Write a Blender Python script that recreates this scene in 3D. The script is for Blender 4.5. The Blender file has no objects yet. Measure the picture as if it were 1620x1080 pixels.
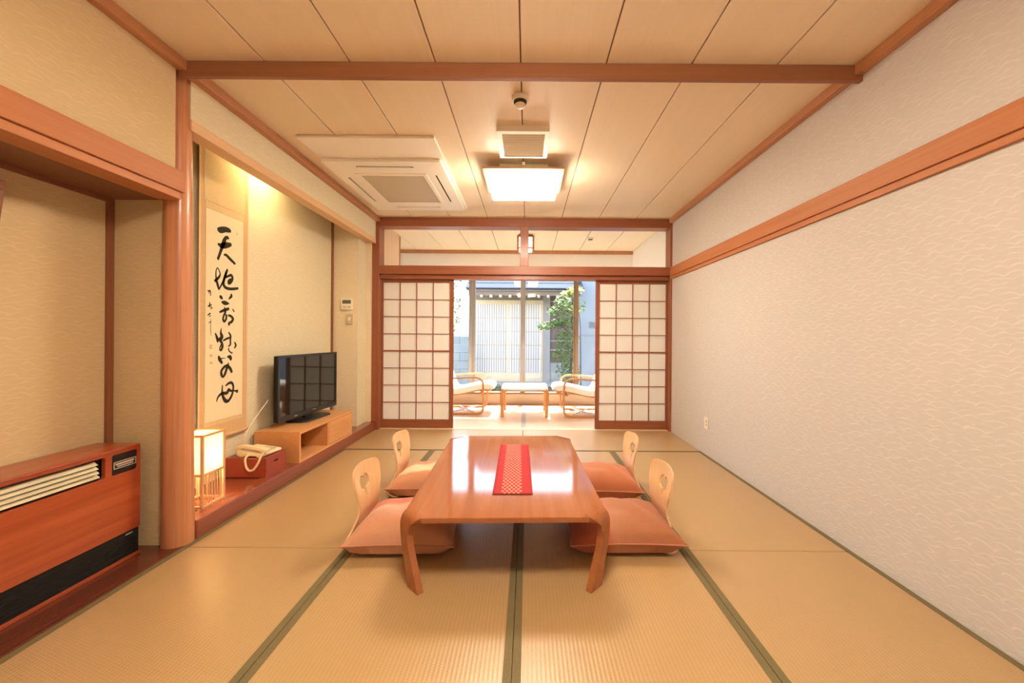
import bpy, bmesh, math, random
from mathutils import Vector, Matrix
from mathutils.geometry import delaunay_2d_cdt
random.seed(7)
SC = bpy.context.scene
COL = SC.collection
PI = math.pi

# ------------------------------------------------------------------ camera
cam_d = bpy.data.cameras.new('camera')
cam = bpy.data.objects.new('camera', cam_d)
COL.objects.link(cam)
cam.location = (0, 0, 1.14)
cam.rotation_euler = (PI / 2, -math.radians(0.4), 0)
cam_d.sensor_width = 36
cam_d.lens = 615 / 1620 * 36
cam_d.shift_x = (810 - 834.5) / 1620
cam_d.shift_y = -(540 - 532) / 1620
cam_d.clip_start = 0.02
SC.camera = cam

# ------------------------------------------------------------------ world, sun, exposure
SC.view_settings.view_transform = 'Standard'
SC.view_settings.look = 'None'
SC.view_settings.gamma = 1.0
SC.view_settings.use_curve_mapping = False
SC.view_settings.exposure = 1.43
SKY = 0.62
SUN = 9.0
LAMP = 28.0
w = bpy.data.worlds.new('sky'); SC.world = w
w.use_nodes = True
nt = w.node_tree
nt.nodes.clear()
sky = nt.nodes.new('ShaderNodeTexSky'); sky.sky_type = 'NISHITA'
sky.sun_disc = False; sky.sun_elevation = math.radians(58); sky.sun_rotation = math.radians(8)
sky.air_density = 0.7; sky.dust_density = 3.0
bg = nt.nodes.new('ShaderNodeBackground'); bg.inputs['Strength'].default_value = SKY
out = nt.nodes.new('ShaderNodeOutputWorld')
nt.links.new(sky.outputs[0], bg.inputs[0]); nt.links.new(bg.outputs[0], out.inputs[0])
sun_d = bpy.data.lights.new('sun', 'SUN'); sun_d.energy = SUN; sun_d.angle = math.radians(0.6)
sun_d.color = (1, 0.95, 0.86)
sun = bpy.data.objects.new('sun', sun_d); COL.objects.link(sun)
e = math.radians(60)
sun.rotation_euler = Vector((-0.10, -math.cos(e), -math.sin(e))).to_track_quat('-Z', 'Y').to_euler()
sun.location = (0, 12, 14)

# ------------------------------------------------------------------ material helpers
def nd(nt, typ, ins=None, **props):
    n = nt.nodes.new(typ)
    for k, v in props.items(): setattr(n, k, v)
    for k, v in (ins or {}).items():
        s = n.inputs[k]
        if hasattr(v, 'is_linked'): nt.links.new(v, s)
        else: s.default_value = v
    return n
def mth(nt, op, a, b=0.0, c=None):
    d = {0: a, 1: b}
    if c is not None: d[2] = c
    return nd(nt, 'ShaderNodeMath', d, operation=op).outputs[0]
def c4(c): return (c[0], c[1], c[2], 1)
def lin(r, g, b):
    f = lambda v: v / 255 / 12.92 if v / 255 < .04045 else ((v / 255 + .055) / 1.055) ** 2.4
    return (f(r), f(g), f(b))
def base(name, rough=.5, spec=.5, coat=0, metal=0):
    m = bpy.data.materials.new(name); m.use_nodes = True
    b = m.node_tree.nodes['Principled BSDF']
    b.inputs['Roughness'].default_value = rough
    b.inputs['Specular IOR Level'].default_value = spec
    b.inputs['Coat Weight'].default_value = coat
    b.inputs['Coat Roughness'].default_value = .06
    b.inputs['Metallic'].default_value = metal
    return m, m.node_tree, b
def mix(nt, f, a, b):
    n = nd(nt, 'ShaderNodeMix', None, data_type='RGBA')
    for idx, v in ((0, f), (6, a), (7, b)):
        s = n.inputs[idx]
        if hasattr(v, 'is_linked'): nt.links.new(v, s)
        else: s.default_value = v if idx == 0 else c4(v)
    return n.outputs[2]
def bump(nt, b, h, strength=.2, dist=.002):
    n = nd(nt, 'ShaderNodeBump', {'Height': h, 'Strength': strength, 'Distance': dist})
    nt.links.new(n.outputs[0], b.inputs['Normal'])
def objvec(nt, scale=(1, 1, 1), rnd=False):
    tc = nd(nt, 'ShaderNodeTexCoord')
    v = tc.outputs['Object']
    if rnd:
        oi = nd(nt, 'ShaderNodeObjectInfo')
        r = mth(nt, 'MULTIPLY', oi.outputs['Random'], 37.0)
        cx = nd(nt, 'ShaderNodeCombineXYZ', {0: r, 1: r, 2: r})
        v = nd(nt, 'ShaderNodeVectorMath', {0: v, 1: cx.outputs[0]}, operation='ADD').outputs[0]
    mp = nd(nt, 'ShaderNodeMapping', {'Vector': v, 'Scale': scale})
    return mp.outputs[0]
def plain(name, col, rough=.5, spec=.5, coat=0, metal=0, var=.06, scale=14):
    m, nt, b = base(name, rough, spec, coat, metal)
    n = nd(nt, 'ShaderNodeTexNoise', {'Vector': objvec(nt), 'Scale': scale, 'Detail': 3.0})
    c = mix(nt, n.outputs[0], tuple(x * (1 - var) for x in col), tuple(min(1, x * (1 + var)) for x in col))
    nt.links.new(c, b.inputs['Base Color'])
    return m
def wood(name, c1, c2, axis='y', rough=.45, coat=0, freq=55, along=1.6, bumpy=.08, rnd=False, spec=.5):
    """straight grain running along the given axis"""
    m, nt, b = base(name, rough, spec, coat)
    sc = {'x': (along, freq, freq), 'y': (freq, along, freq), 'z': (freq, freq, along)}[axis]
    v = objvec(nt, sc, rnd)
    n1 = nd(nt, 'ShaderNodeTexNoise', {'Vector': v, 'Scale': 1.0, 'Detail': 4.0, 'Roughness': .6, 'Distortion': .4})
    v2 = objvec(nt, tuple(x * .12 for x in sc), rnd)
    n2 = nd(nt, 'ShaderNodeTexNoise', {'Vector': v2, 'Scale': 1.0, 'Detail': 2.0})
    f = mth(nt, 'ADD', mth(nt, 'MULTIPLY', n1.outputs[0], .6), mth(nt, 'MULTIPLY', n2.outputs[0], .4))
    f = nd(nt, 'ShaderNodeMapRange', {'Value': f, 'From Min': .32, 'From Max': .68}).outputs[0]
    nt.links.new(mix(nt, f, c1, c2), b.inputs['Base Color'])
    if bumpy: bump(nt, b, n1.outputs[0], bumpy, .001)
    return m
def wallpaper(name, col, ax='y', hi=1.10):
    """small raised wave pattern pressed into the paper"""
    m, nt, b = base(name, .75, .25)
    tc = nd(nt, 'ShaderNodeTexCoord')
    sp = nd(nt, 'ShaderNodeSeparateXYZ', {0: tc.outputs['Object']})
    h = sp.outputs['X' if ax == 'x' else 'Y']; z = sp.outputs['Z']
    cx = nd(nt, 'ShaderNodeCombineXYZ', {0: mth(nt, 'MULTIPLY', h, 9.0), 1: mth(nt, 'MULTIPLY', z, 14.0), 2: 0.0})
    n = nd(nt, 'ShaderNodeTexNoise', {'Vector': cx.outputs[0], 'Scale': 1.0, 'Detail': 1.5})
    zz = mth(nt, 'DIVIDE', mth(nt, 'ADD', z, mth(nt, 'MULTIPLY', n.outputs[0], .040)), .0205)
    row = mth(nt, 'FLOOR', zz); fz = mth(nt, 'FRACT', zz)
    wn = nd(nt, 'ShaderNodeTexWhiteNoise', {'W': row}, noise_dimensions='1D').outputs[0]
    hx = mth(nt, 'ADD', mth(nt, 'DIVIDE', mth(nt, 'ADD', h, mth(nt, 'MULTIPLY', n.outputs[0], .06)), .074), mth(nt, 'ADD', mth(nt, 'MULTIPLY', row, .5), mth(nt, 'MULTIPLY', wn, .5)))
    x = mth(nt, 'SUBTRACT', mth(nt, 'FRACT', hx), .5)
    arc = mth(nt, 'SUBTRACT', .78, mth(nt, 'MULTIPLY', mth(nt, 'MULTIPLY', x, x), 2.3))
    l = nd(nt, 'ShaderNodeMapRange', {'Value': mth(nt, 'ABSOLUTE', mth(nt, 'SUBTRACT', fz, arc)), 'From Min': .06, 'From Max': .24, 'To Min': 1.0, 'To Max': 0.0}).outputs[0]
    cx2 = nd(nt, 'ShaderNodeCombineXYZ', {0: mth(nt, 'MULTIPLY', h, 17.0), 1: mth(nt, 'MULTIPLY', z, 40.0), 2: 3.0})
    n2 = nd(nt, 'ShaderNodeTexNoise', {'Vector': cx2.outputs[0], 'Scale': 1.0, 'Detail': 1.0})
    g = nd(nt, 'ShaderNodeMapRange', {'Value': n2.outputs[0], 'From Min': .34, 'From Max': .62}).outputs[0]
    l = mth(nt, 'MULTIPLY', l, g)
    nt.links.new(mix(nt, l, col, tuple(min(1, x * hi) for x in col)), b.inputs['Base Color'])
    bump(nt, b, l, .25, .0015)
    return m
def tatami(name, ax='x', c1=(.385, .24, .102), c2=(.475, .302, .132)):
    """rush weave; ribs repeat along ax"""
    m, nt, b = base(name, .34, .6, .45)
    b.inputs['Coat Roughness'].default_value = .24
    tc = nd(nt, 'ShaderNodeTexCoord')
    sp = nd(nt, 'ShaderNodeSeparateXYZ', {0: tc.outputs['Object']})
    a, o = (sp.outputs['X'], sp.outputs['Y']) if ax == 'x' else (sp.outputs['Y'], sp.outputs['X'])
    s = mth(nt, 'SINE', mth(nt, 'MULTIPLY', a, 2 * PI / .0155))
    s = mth(nt, 'ADD', mth(nt, 'MULTIPLY', s, .5), .5)
    s2 = mth(nt, 'SINE', mth(nt, 'ADD', mth(nt, 'MULTIPLY', o, 2 * PI / .0105), mth(nt, 'MULTIPLY', mth(nt, 'FLOOR', mth(nt, 'MULTIPLY', a, 1 / .0155)), PI)))
    s2 = mth(nt, 'ADD', mth(nt, 'MULTIPLY', s2, .5), .5)
    cx = nd(nt, 'ShaderNodeCombineXYZ', {0: mth(nt, 'MULTIPLY', a, 6.0), 1: mth(nt, 'MULTIPLY', o, 160.0), 2: 0.0})
    n = nd(nt, 'ShaderNodeTexNoise', {'Vector': cx.outputs[0], 'Scale': 1.0, 'Detail': 2.0})
    n3 = nd(nt, 'ShaderNodeTexNoise', {'Vector': tc.outputs['Object'], 'Scale': 2.2, 'Detail': 2.0})
    f = mth(nt, 'ADD', mth(nt, 'MULTIPLY', s, .42), mth(nt, 'MULTIPLY', s2, .14))
    f = mth(nt, 'ADD', f, mth(nt, 'MULTIPLY', n.outputs[0], .3))
    f = mth(nt, 'ADD', f, mth(nt, 'MULTIPLY', n3.outputs[0], .2))
    nt.links.new(mix(nt, f, c1, c2), b.inputs['Base Color'])
    bump(nt, b, mth(nt, 'ADD', s, mth(nt, 'MULTIPLY', s2, .35)), .25, .002)
    return m
def paper(name, col, transl=.45):
    m, nt, b = base(name, .8, .2)
    n = nd(nt, 'ShaderNodeTexNoise', {'Vector': objvec(nt), 'Scale': 60.0, 'Detail': 4.0})
    c = mix(nt, n.outputs[0], tuple(x * .97 for x in col), col)
    nt.links.new(c, b.inputs['Base Color'])
    t = nd(nt, 'ShaderNodeBsdfTranslucent'); nt.links.new(c, t.inputs[0])
    ms = nd(nt, 'ShaderNodeMixShader', {0: transl, 1: b.outputs[0], 2: t.outputs[0]})
    nt.links.new(ms.outputs[0], nt.nodes['Material Output'].inputs[0])
    return m
def emit(name, col, strength):
    m, nt, b = base(name, .6, .2)
    b.inputs['Base Color'].default_value = (.9, .88, .82, 1)
    n = nd(nt, 'ShaderNodeTexNoise', {'Vector': objvec(nt), 'Scale': 3.0})
    nt.links.new(mix(nt, n.outputs[0], tuple(x * .98 for x in col), col), b.inputs['Emission Color'])
    b.inputs['Emission Strength'].default_value = strength
    return m
def glass(name, tint=(.96, .985, .98)):
    m = bpy.data.materials.new(name); m.use_nodes = True
    nt = m.node_tree; nt.nodes.clear()
    o = nd(nt, 'ShaderNodeOutputMaterial')
    t = nd(nt, 'ShaderNodeBsdfTransparent', {0: c4(tint)})
    g = nd(nt, 'ShaderNodeBsdfGlossy', {0: (1, 1, 1, 1), 'Roughness': .01})
    f = nd(nt, 'ShaderNodeFresnel', {0: 1.33})
    gm = nd(nt, 'ShaderNodeNewGeometry')
    fr0 = mth(nt, 'MULTIPLY', f.outputs[0], mth(nt, 'SUBTRACT', 1.0, gm.outputs['Backfacing']))
    ms = nd(nt, 'ShaderNodeMixShader', {0: fr0, 1: t.outputs[0], 2: g.outputs[0]})
    nt.links.new(ms.outputs[0], o.inputs[0])
    return m
def bands(name, stops, axis='Y', half=.28, rough=.7):
    """woven cushion cover with broad colour bands along one of its sides"""
    m, nt, b = base(name, rough, .3)
    b.inputs['Sheen Weight'].default_value = .15
    tc = nd(nt, 'ShaderNodeTexCoord')
    sp = nd(nt, 'ShaderNodeSeparateXYZ', {0: tc.outputs['Object']})
    n = nd(nt, 'ShaderNodeTexNoise', {'Vector': tc.outputs['Object'], 'Scale': 9.0, 'Detail': 2.0})
    v = mth(nt, 'ADD', sp.outputs[axis], mth(nt, 'MULTIPLY', n.outputs[0], .03))
    f = nd(nt, 'ShaderNodeMapRange', {'Value': v, 'From Min': -half, 'From Max': half}).outputs[0]
    r = nd(nt, 'ShaderNodeValToRGB', {0: f})
    el = r.color_ramp.elements
    while len(el) > 1: el.remove(el[-1])
    el[0].position, el[0].color = stops[0][0], c4(stops[0][1])
    for p, c in stops[1:]:
        x = el.new(p); x.color = c4(c)
    nt.links.new(r.outputs[0], b.inputs['Base Color'])
    w = nd(nt, 'ShaderNodeTexNoise', {'Vector': tc.outputs['Object'], 'Scale': 420.0, 'Detail': 1.0})
    n6 = nd(nt, 'ShaderNodeTexNoise', {'Vector': tc.outputs['Object'], 'Scale': 7.0, 'Detail': 3.0, 'Distortion': 1.2})
    bump(nt, b, mth(nt, 'ADD', mth(nt, 'MULTIPLY', n6.outputs[0], 6.0), w.outputs[0]), .35, .004)
    return m

M = {}
M['wall_pale'] = wallpaper('wallpaper_pale', (.57, .53, .505), 'y', 1.13)
M['wall_ochre'] = wallpaper('wallpaper_ochre', (.70, .615, .42), 'y')
M['wall_tan'] = wallpaper('wallpaper_tan', (.585, .435, .245), 'y')
M['wall_tan_x'] = wallpaper('wallpaper_tan_return', (.585, .435, .245), 'x')
M['wall_ochre_x'] = wallpaper('wallpaper_ochre_return', (.73, .615, .43), 'x')
M['wall_pale_x'] = wallpaper('wallpaper_pale_return', (.605, .56, .54), 'x')
M['plaster'] = plain('plaster_white', (.86, .83, .78), .8, .2, var=.02)
M['ceiling'] = wood('ceiling_board_cedar', (.80, .66, .465), (.84, .71, .51), 'y', .45, 0, 110, .6, .02, True)
M['groove'] = plain('groove_brown', (.30, .14, .065), .8)
M['nageshi'] = wood('cedar_rail', (.42, .148, .056), (.51, .205, .082), 'y', .5, 0, 60, 1.0, .04, False, .3)
M['nageshi_x'] = wood('cedar_rail_cross', (.26, .095, .04), (.32, .125, .055), 'x', .4, .1, 60, 1.0, .04)
M['moulding'] = wood('cedar_moulding', (.44, .19, .08), (.53, .25, .115), 'y', .45, 0, 60, 1.0, .04)
M['lintel'] = wood('pale_lintel', (.66, .40, .20), (.76, .50, .28), 'y', .45, 0, 60, 1.0, .04)
M['pillar'] = wood('polished_pillar', (.40, .14, .058), (.66, .30, .14), 'z', .35, .15, 62, .7, .06)
M['frame_x'] = wood('brown_frame_cross', (.245, .069, .028), (.32, .10, .041), 'x', .4, .1, 60, 1.0, .04)
M['frame_z'] = wood('brown_frame_upright', (.245, .069, .028), (.32, .10, .041), 'z', .4, .1, 60, 1.0, .04)
M['darkpost'] = wood('dark_corner_strip', (.20, .07, .03), (.27, .10, .045), 'z', .5, 0, 60, 1.0, .03)
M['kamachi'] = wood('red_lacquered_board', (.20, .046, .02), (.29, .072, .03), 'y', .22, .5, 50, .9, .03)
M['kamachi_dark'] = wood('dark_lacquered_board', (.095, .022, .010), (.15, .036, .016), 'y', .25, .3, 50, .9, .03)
M['soffit'] = wood('dark_soffit', (.20, .085, .04), (.26, .115, .055), 'y', .6, 0, 40, 1.0, .03)
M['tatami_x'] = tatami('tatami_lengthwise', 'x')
M['tatami_y'] = tatami('tatami_crosswise', 'y')
M['heri'] = plain('mat_edging_olive', (.165, .128, .056), .7, .3, var=.2, scale=160)
M['heri_grey'] = plain('mat_edging_grey', (.34, .33, .33), .7, .3, var=.2, scale=160)
M['sill'] = wood('pale_sill', (.56, .42, .27), (.66, .51, .34), 'x', .5, 0, 60, 1.0, .03)
M['shoji_paper'] = paper('shoji_paper', (.88, .85, .79), .30)
M['table'] = wood('lacquered_table', (.31, .098, .034), (.41, .15, .058), 'y', .08, 0, 26, 1.3, .012, False, .34)
M['zaisu'] = wood('bent_ply', (.74, .445, .215), (.83, .54, .29), 'z', .35, .2, 34, 3, .02)
M['cab'] = wood('pale_cabinet', (.62, .275, .095), (.72, .355, .14), 'y', .45, .1, 48, 1.2, .03)
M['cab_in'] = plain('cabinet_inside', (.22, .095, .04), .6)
M['black'] = plain('black_plastic', (.012, .012, .012), .3, .5)
M['black_matte'] = plain('black_matte', (.012, .010, .008), .7, .3)
M['screen'] = plain('tv_glass', (.010, .011, .010), .04, .6, var=.02)
M['grey_text'] = plain('grey_print', (.5, .48, .45), .5)
M['heater_wood'] = wood('heater_woodgrain', (.25, .034, .011), (.47, .10, .034), 'y', .28, .3, 26, 1.2, .01)
M['louver'] = plain('louver_beige', (.66, .58, .40), .4)
M['white_print'] = plain('label_print', (.75, .62, .50), .5)
M['redbox'] = plain('red_lacquer_box', (.30, .045, .022), .4, .5, .2)
M['phone'] = plain('phone_ivory', (.80, .66, .42), .4, .5, var=.02)
M['phone_key'] = plain('phone_key_grey', (.62, .50, .32), .5)
M['andon_wood'] = wood('lantern_wood', (.58, .30, .14), (.70, .40, .21), 'z', .5, 0, 50, 1.5, .02)
M['andon_paper'] = paper('lantern_paper', (.92, .86, .74), .55)
M['ac'] = plain('ac_ivory', (.90, .85, .74), .45, .4, var=.015)
M['ac_dark'] = plain('ac_slot', (.045, .032, .02), .8)
M['ac_side'] = plain('ac_edge', (.74, .66, .50), .5)
M['vent'] = plain('vent_ivory', (.84, .77, .63), .45, .4, var=.015)
M['lamp'] = emit('lamp_diffuser', (1.0, .855, .66), LAMP)
M['lamp_rim'] = emit('lamp_diffuser_rim', (1.0, .855, .66), LAMP * .5)
M['lamp_wood'] = wood('lamp_trim', (.50, .29, .13), (.60, .36, .18), 'x', .5, 0, 50, 1.2, .02)
M['tube'] = emit('alcove_tube', (1.0, .86, .50), 26)
M['plastic'] = plain('white_plastic', (.82, .76, .64), .4, .4, var=.02)
M['lcd'] = plain('lcd_grey', (.13, .12, .085), .3)
M['silver'] = plain('switch_tan', (.55, .43, .27), .45)
M['scroll'] = plain('scroll_brocade', (.62, .40, .20), .75, .2, var=.10, scale=70)
M['scroll_gold'] = plain('scroll_band_gold', (.66, .49, .26), .7, .25, var=.14, scale=90)
M['scroll_edge'] = plain('scroll_edge_tan', (.72, .50, .28), .75, .2, var=.05, scale=60)
M['washi'] = plain('scroll_paper', (.80, .67, .43), .8, .2, var=.05, scale=18)
M['ink'] = plain('ink_black', (.030, .022, .012), .7, .2, var=.3, scale=30)
M['ink_faint'] = plain('ink_faded', (.42, .31, .17), .8, .1)
M['seal'] = plain('seal_faded', (.62, .40, .22), .8, .1)
M['glass'] = glass('window_glass')
M['alu'] = plain('window_frame_grey', (.30, .275, .25), .4, .5)
M['alu_brown'] = plain('window_frame_brown', (.24, .14, .07), .45, .5)
M['sun_wood'] = wood('sunroom_bentwood', (.50, .22, .07), (.60, .29, .11), 'x', .35, .2, 30, 2, .02)
M['sun_cushion'] = plain('white_cushion', (.86, .82, .74), .85, .2, var=.03)
M['sun_top'] = plain('table_top_white', (.84, .78, .68), .35, .5, .2, var=.03)
M['kick'] = wood('window_kick_panel', (.36, .27, .19), (.44, .335, .24), 'x', .5, 0, 40, 1.2, .02)
M['sun_wall'] = wood('sunroom_wood_wall', (.66, .46, .29), (.74, .54, .36), 'z', .6, 0, 40, 1, .02)
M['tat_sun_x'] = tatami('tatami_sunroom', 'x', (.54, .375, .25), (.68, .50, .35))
M['steel'] = plain('steel_grey', (.42, .40, .38), .35, .5, 0, .6)
M['ext_wood'] = wood('weathered_timber', (.20, .16, .125), (.30, .25, .20), 'x', .8, 0, 30, 1.5, .08)
M['ext_wood_z'] = wood('weathered_planks', (.17, .125, .10), (.27, .205, .165), 'z', .85, 0, 30, 1.2, .1, True)
M['ext_post'] = wood('grey_post', (.34, .31, .29), (.42, .39, .37), 'z', .8, 0, 30, 1.2, .05)
M['ext_paper'] = plain('lattice_paper', (.88, .87, .85), .8, .2, var=.02)
M['ext_lattice'] = wood('lattice_pale', (.66, .56, .38), (.74, .64, .46), 'z', .6, 0, 40, 1, .02)
M['rafter'] = wood('rafter_pale', (.52, .42, .30), (.62, .51, .38), 'y', .7, 0, 40, 1, .02)
M['tile'] = plain('roof_tile_grey', (.05, .062, .085), .9, .06, var=.15)
M['concrete'] = plain('concrete_grey', (.36, .37, .35), .85, .2, var=.10, scale=6)
M['block'] = plain('block_bluegrey', (.22, .27, .30), .85, .2, var=.10, scale=5)
M['render_wall'] = plain('cement_render', (.42, .43, .42), .85, .2, var=.06, scale=3)
M['soil'] = plain('garden_soil', (.20, .18, .14), .95, .1, var=.3, scale=8)
M['stone'] = plain('garden_stone', (.32, .32, .31), .85, .2, var=.2, scale=9)
M['leaf'] = plain('leaf_green', (.115, .19, .04), .6, .3, var=.4, scale=9)
M['leaf_light'] = plain('leaf_lime', (.30, .34, .06), .6, .3, var=.3, scale=9)
M['leaf_dark'] = plain('leaf_dark', (.055, .085, .03), .6, .3, var=.4, scale=9)
M['bark'] = wood('bark', (.10, .075, .055), (.17, .13, .10), 'z', .9, 0, 30, 3, .2)

# ------------------------------------------------------------------ mesh helpers
ORG = {}
def tag(o, label=None, cat=None, group=None, kind=None):
    if label: o['label'] = label
    if cat: o['category'] = cat
    if group: o['group'] = group
    if kind: o['kind'] = kind
    return o
def thing(name, label, cat, loc=(0, 0, 0), rz=0, group=None, kind=None):
    o = bpy.data.objects.new(name, None); COL.objects.link(o)
    o.location = loc; o.rotation_euler = (0, 0, rz); o.empty_display_size = .05
    ORG[o] = Vector(loc) if rz == 0 else Vector((0, 0, 0))
    return tag(o, label, cat, group, kind)
class MB:
    def __init__(s): s.v = []; s.f = []
    def add(s, vs, fs):
        n = len(s.v); s.v += [tuple(p) for p in vs]; s.f += [tuple(i + n for i in f) for f in fs]; return s
    def box(s, x0, x1, y0, y1, z0, z1):
        return s.add([(x0, y0, z0), (x1, y0, z0), (x1, y1, z0), (x0, y1, z0), (x0, y0, z1), (x1, y0, z1), (x1, y1, z1), (x0, y1, z1)],
                     [(0, 3, 2, 1), (4, 5, 6, 7), (0, 1, 5, 4), (1, 2, 6, 5), (2, 3, 7, 6), (3, 0, 4, 7)])
    def frustum(s, b, t):
        """b, t: (x0,x1,y0,y1,z)"""
        q = lambda r: [(r[0], r[2], r[4]), (r[1], r[2], r[4]), (r[1], r[3], r[4]), (r[0], r[3], r[4])]
        return s.add(q(b) + q(t), [(0, 3, 2, 1), (4, 5, 6, 7), (0, 1, 5, 4), (1, 2, 6, 5), (2, 3, 7, 6), (3, 0, 4, 7)])
    def tube(s, path, r, n=8, cap=True):
        path = [Vector(p) for p in path]
        rs = r if isinstance(r, (list, tuple)) else [r] * len(path)
        rings = []
        up = Vector((0, 0, 1))
        prev = None
        for i, p in enumerate(path):
            t = (path[min(i + 1, len(path) - 1)] - path[max(i - 1, 0)]).normalized()
            if prev is None:
                a = t.orthogonal().normalized() if abs(t.dot(up)) > .95 else t.cross(up).normalized()
            else:
                a = (prev - t * prev.dot(t)).normalized()
            prev = a
            b = t.cross(a)
            rings.append([p + (a * math.cos(2 * PI * k / n) + b * math.sin(2 * PI * k / n)) * rs[i] for k in range(n)])
        vs = [q for ring in rings for q in ring]
        fs = []
        for i in range(len(path) - 1):
            for k in range(n):
                fs.append((i * n + k, i * n + (k + 1) % n, (i + 1) * n + (k + 1) % n, (i + 1) * n + k))
        if cap:
            fs.append(tuple(range(n - 1, -1, -1))); fs.append(tuple((len(path) - 1) * n + k for k in range(n)))
        return s.add(vs, fs)
    def ribbon(s, path, nrm, wid, th):
        """rectangular bar swept along a planar path; nrm = constant sideways direction, wid along it, th in plane"""
        path = [Vector(p) for p in path]; nrm = Vector(nrm).normalized()
        vs = []; fs = []
        for i, p in enumerate(path):
            t = (path[min(i + 1, len(path) - 1)] - path[max(i - 1, 0)]).normalized()
            d = nrm.cross(t).normalized()
            wi = wid[i] if isinstance(wid, (list, tuple)) else wid
            for (a, b) in ((-1, -1), (1, -1), (1, 1), (-1, 1)):
                vs.append(p + nrm * (a * wi / 2) + d * (b * th / 2))
        for i in range(len(path) - 1):
            for k in range(4):
                fs.append((i * 4 + k, i * 4 + (k + 1) % 4, (i + 1) * 4 + (k + 1) % 4, (i + 1) * 4 + k))
        m = (len(path) - 1) * 4
        fs += [(3, 2, 1, 0), (m, m + 1, m + 2, m + 3)]
        return s.add(vs, fs)
    def lathe(s, prof, c=(0, 0, 0), n=24, cap=True):
        """prof: [(r,z)] about vertical axis through c"""
        vs = []; fs = []
        for r, z in prof:
            for k in range(n):
                a = 2 * PI * k / n
                vs.append((c[0] + r * math.cos(a), c[1] + r * math.sin(a), c[2] + z))
        for i in range(len(prof) - 1):
            for k in range(n):
                fs.append((i * n + k, i * n + (k + 1) % n, (i + 1) * n + (k + 1) % n, (i + 1) * n + k))
        if cap:
            fs.append(tuple(range(n - 1, -1, -1))); fs.append(tuple((len(prof) - 1) * n + k for k in range(n)))
        return s.add(vs, fs)
    def prism(s, poly, f0, f1):
        """poly: 2d points; f0,f1 map a 2d point to 3d for both ends"""
        n = len(poly)
        return s.add([f0(*p) for p in poly] + [f1(*p) for p in poly],
                     [tuple(range(n - 1, -1, -1)), tuple(range(n, 2 * n))] + [(i, (i + 1) % n, n + (i + 1) % n, n + i) for i in range(n)])
    def build(s, name, mat, parent=None, at=None, smooth=False, bevel=0, label=None, cat=None, kind=None, group=None, world=True):
        me = bpy.data.meshes.new(name)
        org = Vector((0, 0, 0))
        if parent is not None: org = ORG[parent]
        elif at is not None: org = Vector(at)
        vs = s.v if not world else [(p[0] - org[0], p[1] - org[1], p[2] - org[2]) for p in s.v]
        me.from_pydata(vs, [], s.f)
        bm = bmesh.new(); bm.from_mesh(me)
        bmesh.ops.recalc_face_normals(bm, faces=bm.faces)
        bm.to_mesh(me); bm.free()
        me.materials.append(M[mat] if isinstance(mat, str) else mat)
        if smooth:
            me.polygons.foreach_set('use_smooth', [True] * len(me.polygons))
            me.set_sharp_from_angle(angle=math.radians(38))
        o = bpy.data.objects.new(name, me); COL.objects.link(o)
        if parent is not None: o.parent = parent; ORG[o] = ORG[parent]
        else:
            o.location = org; ORG[o] = org
        if bevel:
            b = o.modifiers.new('edge', 'BEVEL'); b.width = bevel; b.segments = 2; b.limit_method = 'ANGLE'
        return tag(o, label, cat, group, kind)
def inst(src, parent, loc):
    o = src.copy(); COL.objects.link(o); o.parent = parent; o.location = loc
    return o
def copy_tree(root, loc, rz):
    r = root.copy(); COL.objects.link(r); r.location = loc; r.rotation_euler = (0, 0, rz)
    for ch in list(root.children):
        c = ch.copy(); COL.objects.link(c); c.parent = r
        for g in list(ch.children):
            d = g.copy(); COL.objects.link(d); d.parent = c
    return r
def struct(name, mb, mat, label, cat, **k):
    return mb.build(name, mat, kind='structure', label=label, cat=cat, **k)
def B(*a): return MB().box(*a)
def inside(p, poly):
    x, y = p; r = False; j = len(poly) - 1
    for i in range(len(poly)):
        xi, yi = poly[i]; xj, yj = poly[j]
        if (yi > y) != (yj > y) and x < (xj - xi) * (y - yi) / (yj - yi) + xi: r = not r
        j = i
    return r
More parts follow.
